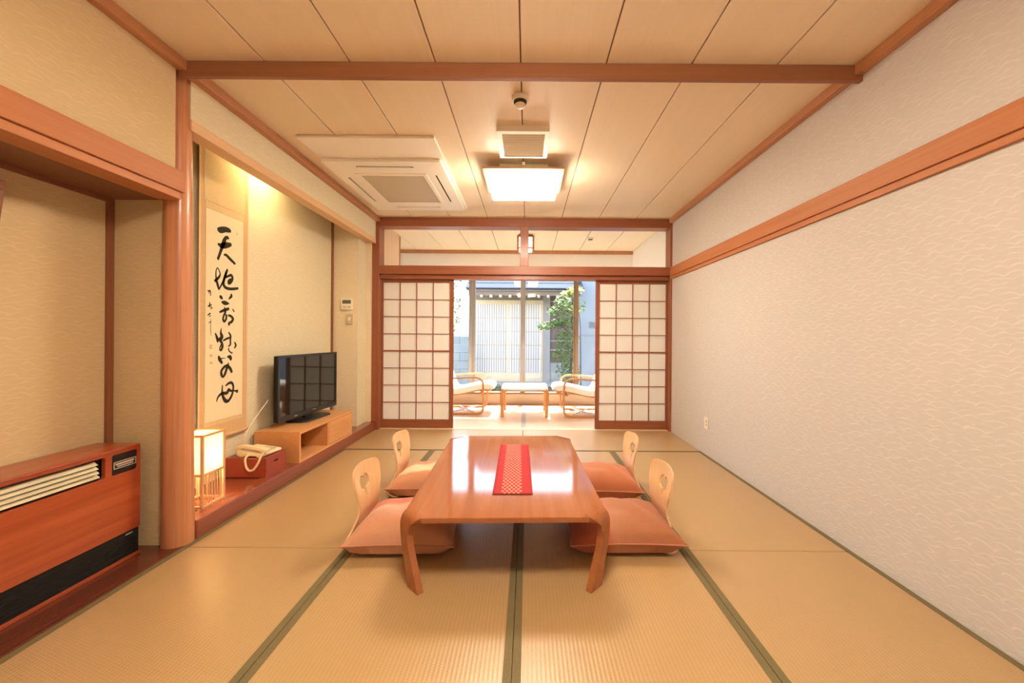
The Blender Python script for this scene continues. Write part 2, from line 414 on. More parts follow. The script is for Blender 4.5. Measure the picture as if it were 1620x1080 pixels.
def plate(outline, holes, fmap, th, step=None):
    """flat or curved plate cut from a 2d outline with holes; fmap(a,b) -> (point, normal)"""
    pts = [Vector(p) for p in outline]; edges = [(i, (i + 1) % len(outline)) for i in range(len(outline))]
    for h in holes:
        n = len(pts); pts += [Vector(p) for p in h]; edges += [(n + i, n + (i + 1) % len(h)) for i in range(len(h))]
    if step:
        xs = [p[0] for p in outline]; ys = [p[1] for p in outline]
        a = min(xs) + step * .5
        while a < max(xs):
            b = min(ys) + step * .5
            while b < max(ys):
                if inside((a, b), outline) and not any(inside((a, b), h) for h in holes):
                    if min((Vector((a, b)) - p).length for p in pts[:len(edges)]) > step * .45: pts.append(Vector((a, b)))
                b += step
            a += step
    v, _, f, *_r = delaunay_2d_cdt(pts, edges, [], 0, 1e-6)
    tris = []
    for t in f:
        c = ((v[t[0]].x + v[t[1]].x + v[t[2]].x) / 3, (v[t[0]].y + v[t[1]].y + v[t[2]].y) / 3)
        if inside(c, outline) and not any(inside(c, h) for h in holes): tris.append(tuple(t))
    top = []; bot = []
    for p in v:
        q, nn = fmap(p.x, p.y); q = Vector(q); nn = Vector(nn)
        top.append(q + nn * th / 2); bot.append(q - nn * th / 2)
    n = len(v); cnt = {}
    for t in tris:
        for a, b in ((t[0], t[1]), (t[1], t[2]), (t[2], t[0])):
            cnt[(a, b)] = cnt.get((a, b), 0) + 1
    fs = list(tris) + [(t[2] + n, t[1] + n, t[0] + n) for t in tris]
    for (a, b) in cnt:
        if (b, a) not in cnt: fs.append((b, a, a + n, b + n))
    used = sorted({i for q in fs for i in q}); idx = {i: k for k, i in enumerate(used)}
    allv = top + bot
    return MB().add([allv[i] for i in used], [tuple(idx[i] for i in q) for q in fs])
def rrect(x0, x1, y0, y1, r, n=4):
    o = []
    for cx, cy, a0 in ((x1 - r, y1 - r, 0), (x0 + r, y1 - r, 90), (x0 + r, y0 + r, 180), (x1 - r, y0 + r, 270)):
        for k in range(n + 1):
            a = math.radians(a0 + 90 * k / n); o.append((cx + r * math.cos(a), cy + r * math.sin(a)))
    return o
def spline(pts, n=8):
    """Catmull-Rom through tuples of any size"""
    o = []
    P = [pts[0]] + list(pts) + [pts[-1]]
    for i in range(1, len(P) - 2):
        for k in range(n):
            t = k / n
            o.append(tuple(.5 * (2 * b + (c - a) * t + (2 * a - 5 * b + 4 * c - d) * t * t + (3 * b - a - 3 * c + d) * t ** 3)
                           for a, b, c, d in zip(P[i - 1], P[i], P[i + 1], P[i + 2])))
    o.append(tuple(pts[-1]))
    return o

# ------------------------------------------------------------------ the room shell
XL, XR, YB, YF, ZC = -1.835, 1.745, -0.65, 4.70, 2.57
XA = -2.23            # back of the alcoves
W = .895
floor = struct('floor', B(-2.26, 1.80, YB - .1, 4.74, -.12, -.035), 'groove', 'tatami mat floor of the main room', 'floor')
def mat_obj(parent, x0, x1, y0, y1, long_y=True, heri=('lo', 'hi'), edge='heri', surf=None):
    g = .0015
    m = B(x0 + g, x1 - g, y0 + g, y1 - g, -.05, 0).build('tatami_mat', surf or ('tatami_x' if long_y else 'tatami_y'), parent, bevel=.004)
    for e in heri:
        if long_y:
            a = (x0 + g, x0 + .031) if e == 'lo' else (x1 - .031, x1 - g)
            MB().box(a[0], a[1], y0 + g, y1 - g, -.004, .0018).build('edging', edge, m)
        else:
            a = (y0 + g, y0 + .031) if e == 'lo' else (y1 - .031, y1 - g)
            MB().box(x0 + g, x1 - g, a[0], a[1], -.004, .0018).build('edging', edge, m)
    return m
Y1, Y2, Y3 = 2.083, 3.873, 4.74
for i in range(4):
    x0 = XL + i * W
    if i in (0, 3):
        mat_obj(floor, x0, x0 + W, Y1, Y2)
        mat_obj(floor, x0, x0 + W, Y1 - 2 * W, Y1)
    else:
        mat_obj(floor, x0, x0 + W, Y2 - W, Y2)
        mat_obj(floor, x0, x0 + W, Y2 - 3 * W, Y2 - W)
        mat_obj(floor, x0, x0 + W, Y1 - 2 * W, Y2 - 3 * W)
for x0 in (XL, XL + 2 * W):
    mat_obj(floor, x0, x0 + 2 * W, Y2, Y3, False, ('lo',))
    mat_obj(floor, x0, x0 + 2 * W, YB, Y1 - 2 * W, False)

ceiling = struct('ceiling', B(-2.3, 1.85, YB - .1, 4.88, ZC + .012, ZC + .10), 'groove', 'boarded wooden ceiling of the main room', 'ceiling')
def boards(parent, y0, y1, mat='ceiling', z=ZC, x0=XL, n=8):
    b = MB().box(-W / 4 + .0034, W / 4 - .0034, y0, y1, 0, .012).build('ceiling_board', mat, parent, bevel=.002)
    b.location = (x0 + W / 4, 0, z)
    for i in range(1, n): inst(b, parent, (x0 + W / 4 + i * W / 2, 0, z))
boards(ceiling, YB, 2.035)
boards(ceiling, 2.055, YF + .02)

wr = struct('wall_right', B(XR, XR + .08, YB - .1, YF + .02, -.02, 2.60), 'wall_pale', 'long pale wave-patterned papered wall on the right', 'wall')
struct('wall_rear', B(-2.4, XR + .08, YB - .1, YB, -.02, 2.62), 'wall_pale_x', 'papered wall behind the camera', 'wall')
# right rail: front board with a recessed strip under it
t = struct('trim_1', B(XR - .03, XR, YB, YF, 1.881, 1.985), 'nageshi', 'orange cedar rail running along the right wall', 'trim', bevel=.003)
B(XR - .017, XR, YB, YF, 1.846, 1.881).build('lower_strip', 'nageshi', t, bevel=.002)
# ceiling mouldings
struct('trim_2', B(XR - .045, XR, YB, YF, 2.516, ZC), 'moulding', 'brown ceiling moulding above the right wall', 'trim', bevel=.004)
struct('trim_3', B(XL, XL + .045, YB, 2.035, 2.516, ZC), 'moulding', 'brown ceiling moulding at the near left above the heater alcove', 'trim', bevel=.004)
struct('trim_4', B(XL - .012, XL + .045, 2.055, YF, 2.516, ZC), 'moulding', 'brown ceiling moulding on the left above the scroll alcove', 'trim', bevel=.004)
struct('trim_5', B(XL, XR, 2.03, 2.058, 2.487, ZC), 'nageshi_x', 'dark brown ceiling beam crossing from pillar to right wall', 'beam', bevel=.004)

# left side, heater alcove
struct('wall_left', B(XL - .09, XL, YB, 2.018, 1.97, 2.60), 'wall_tan', 'ochre papered wall above the heater alcove', 'wall')
t = struct('trim_6', B(XL - .09, XL + .03, YB, 2.045, 1.881, 1.988), 'nageshi', 'orange cedar lintel rail over the heater alcove', 'trim', bevel=.003)
B(XL - .10, XL + .016, YB, 2.035, 1.843, 1.881).build('lower_strip', 'nageshi', t, bevel=.002)
struct('wall_alcove_back', B(XA - .06, XA, YB, 2.085, -.02, 1.90), 'wall_tan', 'ochre papered back wall of the heater alcove', 'wall')
struct('ceiling_alcove', B(XA, XL - .10, YB, 2.085, 1.857, 1.90), 'soffit', 'dark wooden soffit of the heater alcove', 'ceiling')
struct('trim_7', B(XA, XA + .012, 2.05, 2.085, 0, 1.857), 'darkpost', 'narrow dark corner strip in the heater alcove', 'trim')
struct('trim_8', B(XA, XA + .012, YB, 2.05, 1.835, 1.857), 'darkpost', 'dark strip under the soffit along the heater alcove wall', 'trim')
struct('wall_alcove_end', B(XA - .06, -1.95, 2.085, 2.135, -.02, 2.60), 'wall_tan_x', 'narrow ochre papered wall between heater and pillar', 'wall')
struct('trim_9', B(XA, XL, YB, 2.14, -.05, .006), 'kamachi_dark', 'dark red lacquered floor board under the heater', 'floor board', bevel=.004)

# pillar
prof = []
for k in range(15):
    z = .004 + 2.566 * k / 14
    prof.append((.071 - .012 * min(1, z / 2.2), z))
pl = MB().lathe(prof, (-1.897, 2.118, 0), 40)
for i, p in enumerate(pl.v):
    z = p[2]; a = math.atan2(p[1] - 2.118, p[0] + 1.897)
    k = 1 + .012 * math.sin(3 * a + z * 1.7) + .006 * math.sin(7 * a)
    pl.v[i] = (-1.897 - .012 * z / 2.2 + (p[0] + 1.897) * k, 2.118 + (p[1] - 2.118) * k, z)
struct('trim_10', pl, 'pillar', 'polished round alcove pillar of reddish timber', 'pillar', smooth=True)

# scroll alcove
struct('wall_scroll_back', B(XA - .06, XA, 2.135, 4.44, -.02, 2.56), 'wall_ochre', 'ochre papered back wall behind the hanging scroll', 'wall')
struct('wall_scroll_end', B(XA - .06, -1.945, 4.44, 4.74, -.02, 2.60), 'wall_ochre_x', 'ochre papered wall end that carries the thermostat', 'wall')
struct('wall_scroll_side', B(-1.944, -1.9415, 4.441, 4.70, .1, 2.45), 'wall_ochre', 'narrow pale papered strip beside the left sliding screen', 'wall')
struct('wall_scroll_return', B(-1.95, -1.885, 4.665, 4.74, -.02, 2.56), 'wall_ochre_x', 'thin pale papered return against the left screen post', 'wall')
struct('trim_11', B(XA, XA + .012, 4.405, 4.44, .1, 2.50), 'darkpost', 'thin dark corner strip behind the television', 'trim')
struct('ceiling_scroll', B(XA, -1.89, 2.135, 4.44, 2.50, 2.56), 'soffit', 'hidden wooden ceiling of the scroll alcove', 'ceiling')
struct('wall_left_drop', B(-1.89, -1.843, 2.118, YF, 2.308, 2.60), 'wall_ochre', 'pale hanging wall strip above the alcove lintel', 'wall')
struct('trim_12', B(-1.935, -1.838, 2.118, YF, 2.25, 2.31), 'lintel', 'pale orange wooden lintel of the scroll alcove', 'trim', bevel=.004)
struct('trim_13', B(-1.93, -1.83, 2.16, YF + .02, -.05, .105), 'kamachi', 'dark red lacquered step edge of the scroll alcove', 'trim', bevel=.005)
struct('floor_alcove', B(XA, -1.93, 2.135, YF, -.05, .1), 'kamachi', 'dark red lacquered floor of the scroll alcove', 'floor')

# far frame with transom
def fr(n, a, mat, label, cat='frame'):
    return struct(n, B(*a), mat, label, cat, bevel=.004)
fr('trim_14', (-1.895, -1.80, YF, 4.87, -.02, ZC), 'frame_z', 'dark brown post left of the sliding screens', 'post')
fr('trim_15', (1.722, XR + .03, YF, 4.87, -.02, ZC), 'frame_z', 'slim dark brown post right of the sliding screens', 'post')
fr('trim_16', (-1.80, 1.722, YF, 4.86, 2.462, ZC), 'frame_x', 'dark brown head beam above the transom openings', 'beam')
fr('trim_17', (-1.80, 1.722, YF - .005, 4.76, 1.885, 1.988), 'frame_x', 'thick dark brown beam between transom and sliding screens', 'beam')
fr('trim_18', (-1.80, 1.722, 4.735, 4.87, 1.832, 1.885), 'frame_x', 'grooved head track above the sliding screens', 'track')
fr('trim_19', (-.095, .004, YF + .003, 4.80, 1.985, 2.465), 'frame_z', 'short dark brown post in the middle of the transom', 'post')
fr('trim_20', (-1.80, 1.745, 4.74, 4.875, -.05, .003), 'sill', 'pale wooden sill track under the sliding screens', 'track')

def shoji(name, x0, x1, label):
    y0, y1 = 4.79, 4.822
    z0, z1, p0, p1 = .004, 1.835, .108, 1.795
    st = .048
    r = thing(name, label, 'sliding screen', (x0, y0, 0), kind='structure')
    for a in (x0, x1 - st): B(a, a + st, y0, y1, z0, z1).build('stile', 'frame_z', r, bevel=.003)
    B(x0 + st, x1 - st, y0 + .001, y1 - .001, z0, p0).build('bottom_rail', 'frame_x', r, bevel=.003)
    B(x0 + st, x1 - st, y0 + .001, y1 - .001, p1, z1).build('top_rail', 'frame_x', r, bevel=.003)
    cw = (x1 - x0 - 2 * st) / 4; chh = (p1 - p0) / 8
    vb = MB().box(-.0045, .0045, y0 + .004, y0 + .017, p0, p1).build('upright_bar', 'frame_z', r, world=False)
    vb.data.transform(Matrix.Translation((0, -y0, 0)))
    vb.location = (st + cw, 0, 0)
    for i in (2, 3): inst(vb, r, (st + cw * i, 0, 0))
    hb = MB().box(0, x1 - x0 - 2 * st, .005, .016, -.0042, .0042).build('cross_bar', 'frame_x', r, world=False)
    hb.location = (st, 0, p0 + chh)
    for i in range(2, 8):
        if i == 4:
            MB().box(x0 + st, x1 - st, y0 + .003, y0 + .018, p0 + 4 * chh - .009, p0 + 4 * chh + .009).build('middle_rail', 'frame_x', r)
        else: inst(hb, r, (st, 0, p0 + chh * i))
    pn = MB().box(.0005, cw - .0005, .0172, .0184, .0005, chh - .0005).build('paper_pane', 'shoji_paper', r, world=False)
    pn.location = (st, 0, p0)
    for i in range(4):
        for k in range(8):
            if i or k: inst(pn, r, (st + i * cw, 0, p0 + k * chh))
    return r
shoji('door_1', -1.828, -.913, 'left paper sliding screen with brown lattice, beside the alcove post')
shoji('door_2', .838, 1.753, 'right paper sliding screen with brown lattice, against the right wall')

# ------------------------------------------------------------------ sunroom shell
YW = 6.49
f2 = struct('floor', B(-3.0, 1.85, 4.875, 6.60, -.12, -.035), 'groove', 'sunlit tatami floor of the sunroom', 'floor')
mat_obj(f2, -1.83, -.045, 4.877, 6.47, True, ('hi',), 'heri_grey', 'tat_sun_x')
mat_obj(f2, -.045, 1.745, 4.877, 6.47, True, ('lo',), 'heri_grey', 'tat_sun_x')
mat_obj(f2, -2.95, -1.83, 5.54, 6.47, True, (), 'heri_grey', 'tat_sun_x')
c2 = struct('ceiling', B(-3.0, 1.85, 4.87, 6.60, ZC + .012, ZC + .1), 'groove', 'boarded wooden ceiling of the sunroom', 'ceiling')
boards(c2, 4.87, 6.47, 'ceiling', ZC, XL, 8)
boards(c2, 5.54, 6.47, 'ceiling', ZC, XL - W * 1.5, 3)
struct('wall_sunroom_right', B(XR, XR + .08, 4.87, 6.6, -.02, 2.62), 'plaster', 'white right wall of the sunroom', 'wall')
struct('wall_sunroom_left', B(-1.90, -1.83, 4.87, 5.53, -.02, 2.58), 'sun_wall', 'wood-toned left wall of the sunroom behind the left screen', 'wall')
struct('trim_21', B(-1.905, -1.822, 5.525, 5.55, 0, 2.55), 'nageshi', 'narrow brown edge strip of the sunroom left wall', 'trim')
struct('wall_sunroom_recess', B(-3.0, -1.90, 5.46, 5.54, -.02, 2.58), 'plaster', 'white wall of the sunroom side recess', 'wall')
struct('wall_sunroom_far_left', B(-3.0, -2.93, 5.54, 6.6, -.02, 2.58), 'plaster', 'white far left wall of the sunroom recess', 'wall')
struct('wall_sunroom_back', B(-3.0, 1.80, YW, YW + .12, 2.19, 2.62), 'plaster', 'white wall strip above the sunroom window', 'wall')
struct('wall_sunroom_pier', B(-3.0, -1.78, YW, YW + .12, -.02, 2.19), 'plaster', 'white wall pier left of the sunroom window', 'wall')
struct('wall_sunroom_kick', B(-1.78, XR, YW, YW + .12, -.02, .175), 'kick', 'low wooden panel under the sunroom window', 'wall')
struct('trim_22', B(-2.93, XR, YW - .03, YW, 2.515, ZC), 'moulding', 'brown ceiling moulding above the sunroom window', 'trim')
struct('trim_23', B(-1.78, XR, YW - .004, YW, 0, .02), 'moulding', 'thin brown skirting under the sunroom window', 'trim')
win = thing('window_1', 'wide sliding glass window of the sunroom with grey-brown frames', 'window', (-.02, YW + .05, .175), kind='structure')
B(-1.78, XR, YW + .005, YW + .11, .175, .205).build('bottom_track', 'alu_brown', win, bevel=.003)
B(-1.78, XR, YW + .005, YW + .11, 2.15, 2.19).build('top_track', 'alu', win, bevel=.003)
for x0, x1, y0, m in ((-1.78, -1.73, .02, 'alu'), (-.985, -.93, .02, 'alu'), (-.935, -.88, .06, 'alu'), (-.121, -.036, .02, 'alu'),
                      (.775, .815, .06, 'alu_brown'), (.80, .852, .02, 'alu_brown'), (1.70, XR, .02, 'alu')):
    B(x0, x1, YW + y0, YW + y0 + .035, .205, 2.15).build('frame_upright', m, win, bevel=.003)
for x0, x1, y0 in ((-1.73, -.985, .037), (-.88, -.121, .077), (-.036, .775, .077), (.852, 1.70, .037)):
    B(x0, x1, YW + y0 - .002, YW + y0 + .002, .205, 2.15).build('glass_pane', 'glass', win)

# ------------------------------------------------------------------ low table
def low_table():
    r = thing('low_table', 'long low lacquered wooden table with bent corner legs in the middle of the mats', 'table', (-.112, 2.447, 0), math.radians(1.6))
    hx, hy, c, z, th = .466, .715, .092, .332, .025
    oc = [(hx, -hy + c), (hx, hy - c), (hx - c, hy), (-hx + c, hy), (-hx, hy - c), (-hx, -hy + c), (-hx + c, -hy), (hx - c, -hy)]
    MB().prism(oc, lambda a, b: (a, b, z - th), lambda a, b: (a, b, z)).build('tabletop', 'table', r, bevel=.003, world=False)
    for sx in (-1, 1):
        for sy in (-1, 1):
            d = Vector((sx, sy, 0)).normalized()
            side = Vector((sx, -sy, 0)).normalized()
            mid = Vector((sx * (hx - c / 2), sy * (hy - c / 2), 0))
            # outward offset, height, sideways offset, width
            prof = spline([(-.022, z - th / 2, 0, .130), (-.002, z - th / 2 - .002, 0, .128), (.012, z - .030, .012, .100), (.016, z - .062, .028, .068), (.014, .20, .026, .060), (.008, .10, .0, .070), (.004, .0008, -.028, .088)], 6)
            p = [mid + d * s + side * e_ + Vector((0, 0, q)) for s, q, e_, w_ in prof]
            wid = [q[3] for q in prof]
            MB().ribbon(p, side, wid, th + .006).build('leg', 'table', r, smooth=True, bevel=.003, world=False)
    return r
low_table()
def runner_mat():
    m, nt, b = base('red_runner', .85, .15)
    tc = nd(nt, 'ShaderNodeTexCoord'); sp = nd(nt, 'ShaderNodeSeparateXYZ', {0: tc.outputs['Object']})
    x, y = sp.outputs['X'], sp.outputs['Y']
    xo = mth(nt, 'ADD', x, .006)
    sx = mth(nt, 'COSINE', mth(nt, 'MULTIPLY', xo, 2 * PI / .0235)); sy = mth(nt, 'COSINE', mth(nt, 'MULTIPLY', y, 2 * PI / .049))
    d = mth(nt, 'ABSOLUTE', mth(nt, 'ADD', sx, sy))
    l = nd(nt, 'ShaderNodeMapRange', {'Value': d, 'From Min': .15, 'From Max': .75, 'To Min': 1.0, 'To Max': 0.0}).outputs[0]
    band = mth(nt, 'LESS_THAN', mth(nt, 'ABSOLUTE', xo), .053)
    l = mth(nt, 'MULTIPLY', mth(nt, 'MULTIPLY', l, band), .62)
    n = nd(nt, 'ShaderNodeTexNoise', {'Vector': tc.outputs['Object'], 'Scale': 240.0})
    red = mix(nt, n.outputs[0], (.40, .032, .036), (.50, .048, .052))
    nt.links.new(mix(nt, l, red, (.85, .52, .34)), b.inputs['Base Color'])
    return m
M['runner'] = runner_mat()
mb = MB()
nx, ny = 10, 44
vs = []; fs = []
for j in range(ny + 1):
    for i in range(nx + 1):
        x = -.1035 + .207 * i / nx; y = -.455 + .91 * j / ny
        crease = .0035 * math.exp(-((y - .10 - .12 * (x < 0) * 0) / .008) ** 2) * (1 if x < .0 else .3) + .002 * math.exp(-((y - .30) / .008) ** 2)
        vs.append((x, y, .0012 + crease + .0006 * math.sin(9 * x * 10 + 5 * y)))
for j in range(ny):
    for i in range(nx):
        a = j * (nx + 1) + i
        fs.append((a, a + 1, a + nx + 2, a + nx + 1))
o = mb.add(vs, fs).build('table_runner', 'runner', None, smooth=True, label='red cloth runner with a pale geometric band on the low table', cat='cloth', world=False)
o.location = (-.080, 2.44, .3325); o.rotation_euler = (0, 0, math.radians(1.2)); ORG[o] = Vector((0, 0, 0))
sl = o.modifiers.new('cloth', 'SOLIDIFY'); sl.thickness = .0015; sl.offset = 1
M['runner_hem'] = plain('runner_hem', (.20, .012, .012), .9)
MB().box(-.1035, .1035, -.4585, -.452, .0006, .0046).build('hem', 'runner_hem', o, world=False)

# ------------------------------------------------------------------ legless chairs
ZP = spline([(.37, .012), (.20, .011), (.06, .011), (.012, .018), (-.012, .045), (-.010, .095), (.004, .175), (-.006, .27), (-.020, .33), (-.030, .408)], 10)
CUM = [0]
for a, b in zip(ZP, ZP[1:]): CUM.append(CUM[-1] + math.hypot(b[0] - a[0], b[1] - a[1]))
LZ = CUM[-1]
def zat(s):
    s = max(0, min(LZ - 1e-6, s))
    i = max(k for k in range(len(CUM)) if CUM[k] <= s); i = min(i, len(ZP) - 2)
    t = (s - CUM[i]) / (CUM[i + 1] - CUM[i])
    a, b = ZP[i], ZP[i + 1]
    tx, tz = b[0] - a[0], b[1] - a[1]; l = math.hypot(tx, tz)
    return (a[0] + tx * t, a[1] + tz * t), (-tz / l, tx / l)
def zw(s):
    # half width along the shell, from seat front to top of the back
    K = [(0, .10), (.05, .14), (.12, .16), (.26, .175), (.35, .22), (.40, .215), (.46, .165), (.52, .143), (.57, .145), (.63, .162), (.68, .172), (.72, .172)]
    for (a, wa), (b, wb) in zip(K, K[1:]):
        if a <= s <= b:
            t = (s - a) / (b - a); t = t * t * (3 - 2 * t); return wa + (wb - wa) * t
    return K[-1][1]
def zaisu_shell():
    o = []
    n = 44
    top = LZ - .055
    ss = [top * k / n for k in range(n + 1)]
    side = [(zw(s), s) for s in ss]
    wt = zw(top)
    for k in range(1, 9):
        a = k / 9 * PI / 2
        side.append((wt - .055 + .055 * math.cos(a), top + .046 * math.sin(a)))
    side.append((wt * .35, LZ - .003))
    side.append((0, LZ - .0005))
    o = side + [(-x, s) for x, s in reversed(side[:-1])]
    s0 = LZ - .150
    g = [(0, s0 + .066), (.012, s0 + .078), (.032, s0 + .080), (.052, s0 + .066), (.060, s0 + .042), (.054, s0 + .018), (.036, s0 + .006), (.014, s0 + .002),
         (.010, s0 - .022), (.007, s0 - .038), (0, s0 - .043)]
    hole = g + [(-x, s) for x, s in reversed(g[1:-1])]
    hole = [p for p in hole][::-1]
    def fm(t, s):
        (x, z), (nx_, nz_) = zat(s)
        bow = .035 * (t / .17) ** 2 * max(0, min(1, (s - .42) / .12))
        return (x + bow * .9, t, z), (nx_, 0, nz_)
    return plate(o, [hole], fm, .010, .028)
shell_proto = None
def pillow(a, b, h):
    N = 22; top = []; bot = []; fs = []
    for j in range(N + 1):
        for i in range(N + 1):
            u = -1 + 2 * i / N; v = -1 + 2 * j / N
            x = a * u * (1 - .075 * (1 - v * v) * u * u); y = b * v * (1 - .075 * (1 - u * u) * v * v)
            q = max(0, (1 - u ** 4) * (1 - v ** 4)) ** .55 * (.66 + .34 * (1 - u * u) * (1 - v * v))
            wr = .008 * math.sin(8 * u + 5 * v * v + 3 * u * v) * (1 - u * u) * (1 - v * v) + .006 * math.sin(7 * (u + v) + 4 * u * u) * (1 - v * v) * (1 - u * u)
            top.append((x, y, .062 + (h - .062) * q + wr))
            bot.append((x, y, .062 * max(0, 1 - 2.3 * q)))
    n = (N + 1) ** 2
    for j in range(N):
        for i in range(N):
            p = j * (N + 1) + i
            fs.append((p, p + 1, p + N + 2, p + N + 1)); fs.append((n + p, n + p + N + 1, n + p + N + 2, n + p + 1))
    ring = [i for i in range(N + 1)] + [j * (N + 1) + N for j in range(1, N + 1)] + [N * (N + 1) + i for i in range(N - 1, -1, -1)] + [j * (N + 1) for j in range(N - 1, 0, -1)]
    for k in range(len(ring)):
        p, q = ring[k], ring[(k + 1) % len(ring)]
        fs.append((p, n + p, n + q, q))
    seam = [Vector(top[i]) for i in ring]; seam.append(seam[0])
    return MB().add(top + bot, fs), MB().tube(seam, .0035, 6)
CORAL, RED, TAN, ORG_, BEI, DK = (.54, .26, .16), (.55, .175, .11), (.62, .38, .25), (.52, .225, .115), (.74, .56, .34), (.47, .14, .06)
cush = [
 # zaisu xyz, rz, cushion centre, half sizes, height, rz, band axis, stops, labels
 ((-.925, 2.235), 0, (-.652, 2.19), (.285, .245), .172, .02, 'Y', [(0, CORAL), (.20, ORG_), (.40, CORAL), (.56, TAN), (.62, RED), (1, RED)],
  'bent plywood floor chair nearest the camera on the left of the low table', 'coral and tan cushion on the near left floor chair'),
 ((-.955, 2.935), 0, (-.690, 2.90), (.285, .235), .162, -.02, 'Y', [(0, ORG_), (.26, ORG_), (.32, BEI), (.56, BEI), (.62, CORAL), (1, RED)],
  'bent plywood floor chair farther back on the left of the low table', 'orange cushion with a beige band on the far left floor chair'),
 ((.785, 2.245), PI, (.522, 2.215), (.300, .245), .165, .015, 'X', [(0, (.36, .085, .04)), (.34, (.46, .10, .05)), (.40, (.43, .17, .085)), (.62, (.38, .14, .062)), (1, (.34, .11, .04))],
  'bent plywood floor chair nearest the camera on the right of the low table', 'coral cushion with a red end on the near right floor chair'),
 ((.792, 2.935), PI, (.545, 2.885), (.270, .235), .168, -.03, 'Y', [(0, (.36, .095, .035)), (.35, (.46, .155, .06)), (.8, (.48, .17, .07)), (1, (.50, .14, .08))],
  'bent plywood floor chair farther back on the right of the low table', 'dark orange cushion on the far right floor chair'),
]
M['piping'] = plain('cushion_piping', (.50, .20, .10), .7)
for k, (zp, rz, cp, hs, h, cr, ax, st, zl, cl) in enumerate(cush):
    z = thing('floor_chair', zl, 'chair', (zp[0], zp[1], .002), rz or 1e-6, 'floor chairs around the low table')
    if shell_proto is None:
        shell_proto = zaisu_shell().build('bent_shell', 'zaisu', z, smooth=True, world=False)
    else:
        c = shell_proto.copy(); COL.objects.link(c); c.parent = z
    mc = bands('cushion_cover_%d' % k, st, ax, hs[1] if ax == 'Y' else hs[0])
    p, s = pillow(hs[0], hs[1], h)
    o = p.build('floor_cushion', mc, None, smooth=True, label=cl, cat='cushion', group='cushions on the floor chairs', world=False)
    o.location = (cp[0], cp[1], .0195); o.rotation_euler = (0, 0, cr); ORG[o] = Vector((0, 0, 0))
    s.build('piping', 'piping', o, smooth=True, world=False)

# ------------------------------------------------------------------ heater
hx, hy0, hy1, hz = -2.0, .80, 2.015, .576
r = thing('fan_heater', 'wide red wood-grained convector heater in the left alcove', 'heater', (-2.1, 1.4, .006))
B(-2.222, hx - .045, hy0, hy1, .006, hz - .012).build('cabinet_body', 'black_matte', r)
B(-2.222, hx + .002, hy0, hy1, hz - .014, hz).build('top_board', 'heater_wood', r, bevel=.006)
B(-2.222, hx - .02, hy1 - .012, hy1 + .001, .012, hz - .014).build('end_panel', 'heater_wood', r)
fp = plate([(hy0, .148), (hy1, .148), (hy1, hz - .012), (hy0, hz - .012)],
           [rrect(hy0 + .03, 1.846, .450, .551, .012)[::-1], rrect(1.876, 1.998, .450, .550, .010)[::-1]], lambda a, b: ((hx - .01, a, b), (1, 0, 0)), .02)
fp.build('front_panel', 'heater_wood', r, bevel=.002)
B(hx - .036, hx - .030, hy0 + .02, 1.85, .445, .553).build('grille_backing', 'black_matte', r)
for k in range(4):
    zc = .470 + k * .0205
    mb = MB(); 
    mb.prism([(hx - .026, zc + .004), (hx - .006, zc - .009), (hx - .006, zc - .006), (hx - .024, zc + .0075)],
             lambda a, b: (a, hy0 + .035, b), lambda a, b: (a, 1.828 - .003 * k, b))
    mb.build('louver', 'louver', r)
B(hx - .020, hx - .006, 1.874, 2.000, .448, .552).build('control_panel', 'black', r)
lab = plate([(1.889, .478), (1.996, .478), (1.996, .512), (1.889, .512)], [[(1.8915, .4805), (1.9935, .4805), (1.9935, .5095), (1.8915, .5095)][::-1]], lambda a, b: ((hx - .0055, a, b), (1, 0, 0)), .001)
lab.build('label_outline', 'white_print', r)
random.seed(3)
mb = MB(); y = 1.897
while y < 1.984:
    wv = random.uniform(.003, .006); mb.box(hx - .006, hx - .0050, y, y + wv, .496, .504); y += wv + .0016
y = 1.905
while y < 1.978:
    wv = random.uniform(.002, .004); mb.box(hx - .006, hx - .0050, y, y + wv, .4865, .4915); y += wv + .0014
mb.build('label_lettering', 'white_print', r, kind='stuff')
B(hx - .030, hx - .006, hy0, hy1 - .004, .022, .148).build('base_grille', 'black_matte', r)
for k in range(6):
    B(hx - .008, hx - .003, hy0 + .01, hy1 - .012, .036 + k * .018, .040 + k * .018).build('base_slat', 'black', r)
mb = MB(); y = 1.945
for wv in (.006, .004, .005, .006, .004):
    mb.box(hx - .004, hx - .0022, y, y + wv, .130, .136); y += wv + .002
mb.build('maker_lettering', 'grey_text', r, kind='stuff')
B(hx - .04, hx + .002, hy0, hy1, .006, .022).build('base_board', 'heater_wood', r, bevel=.002)

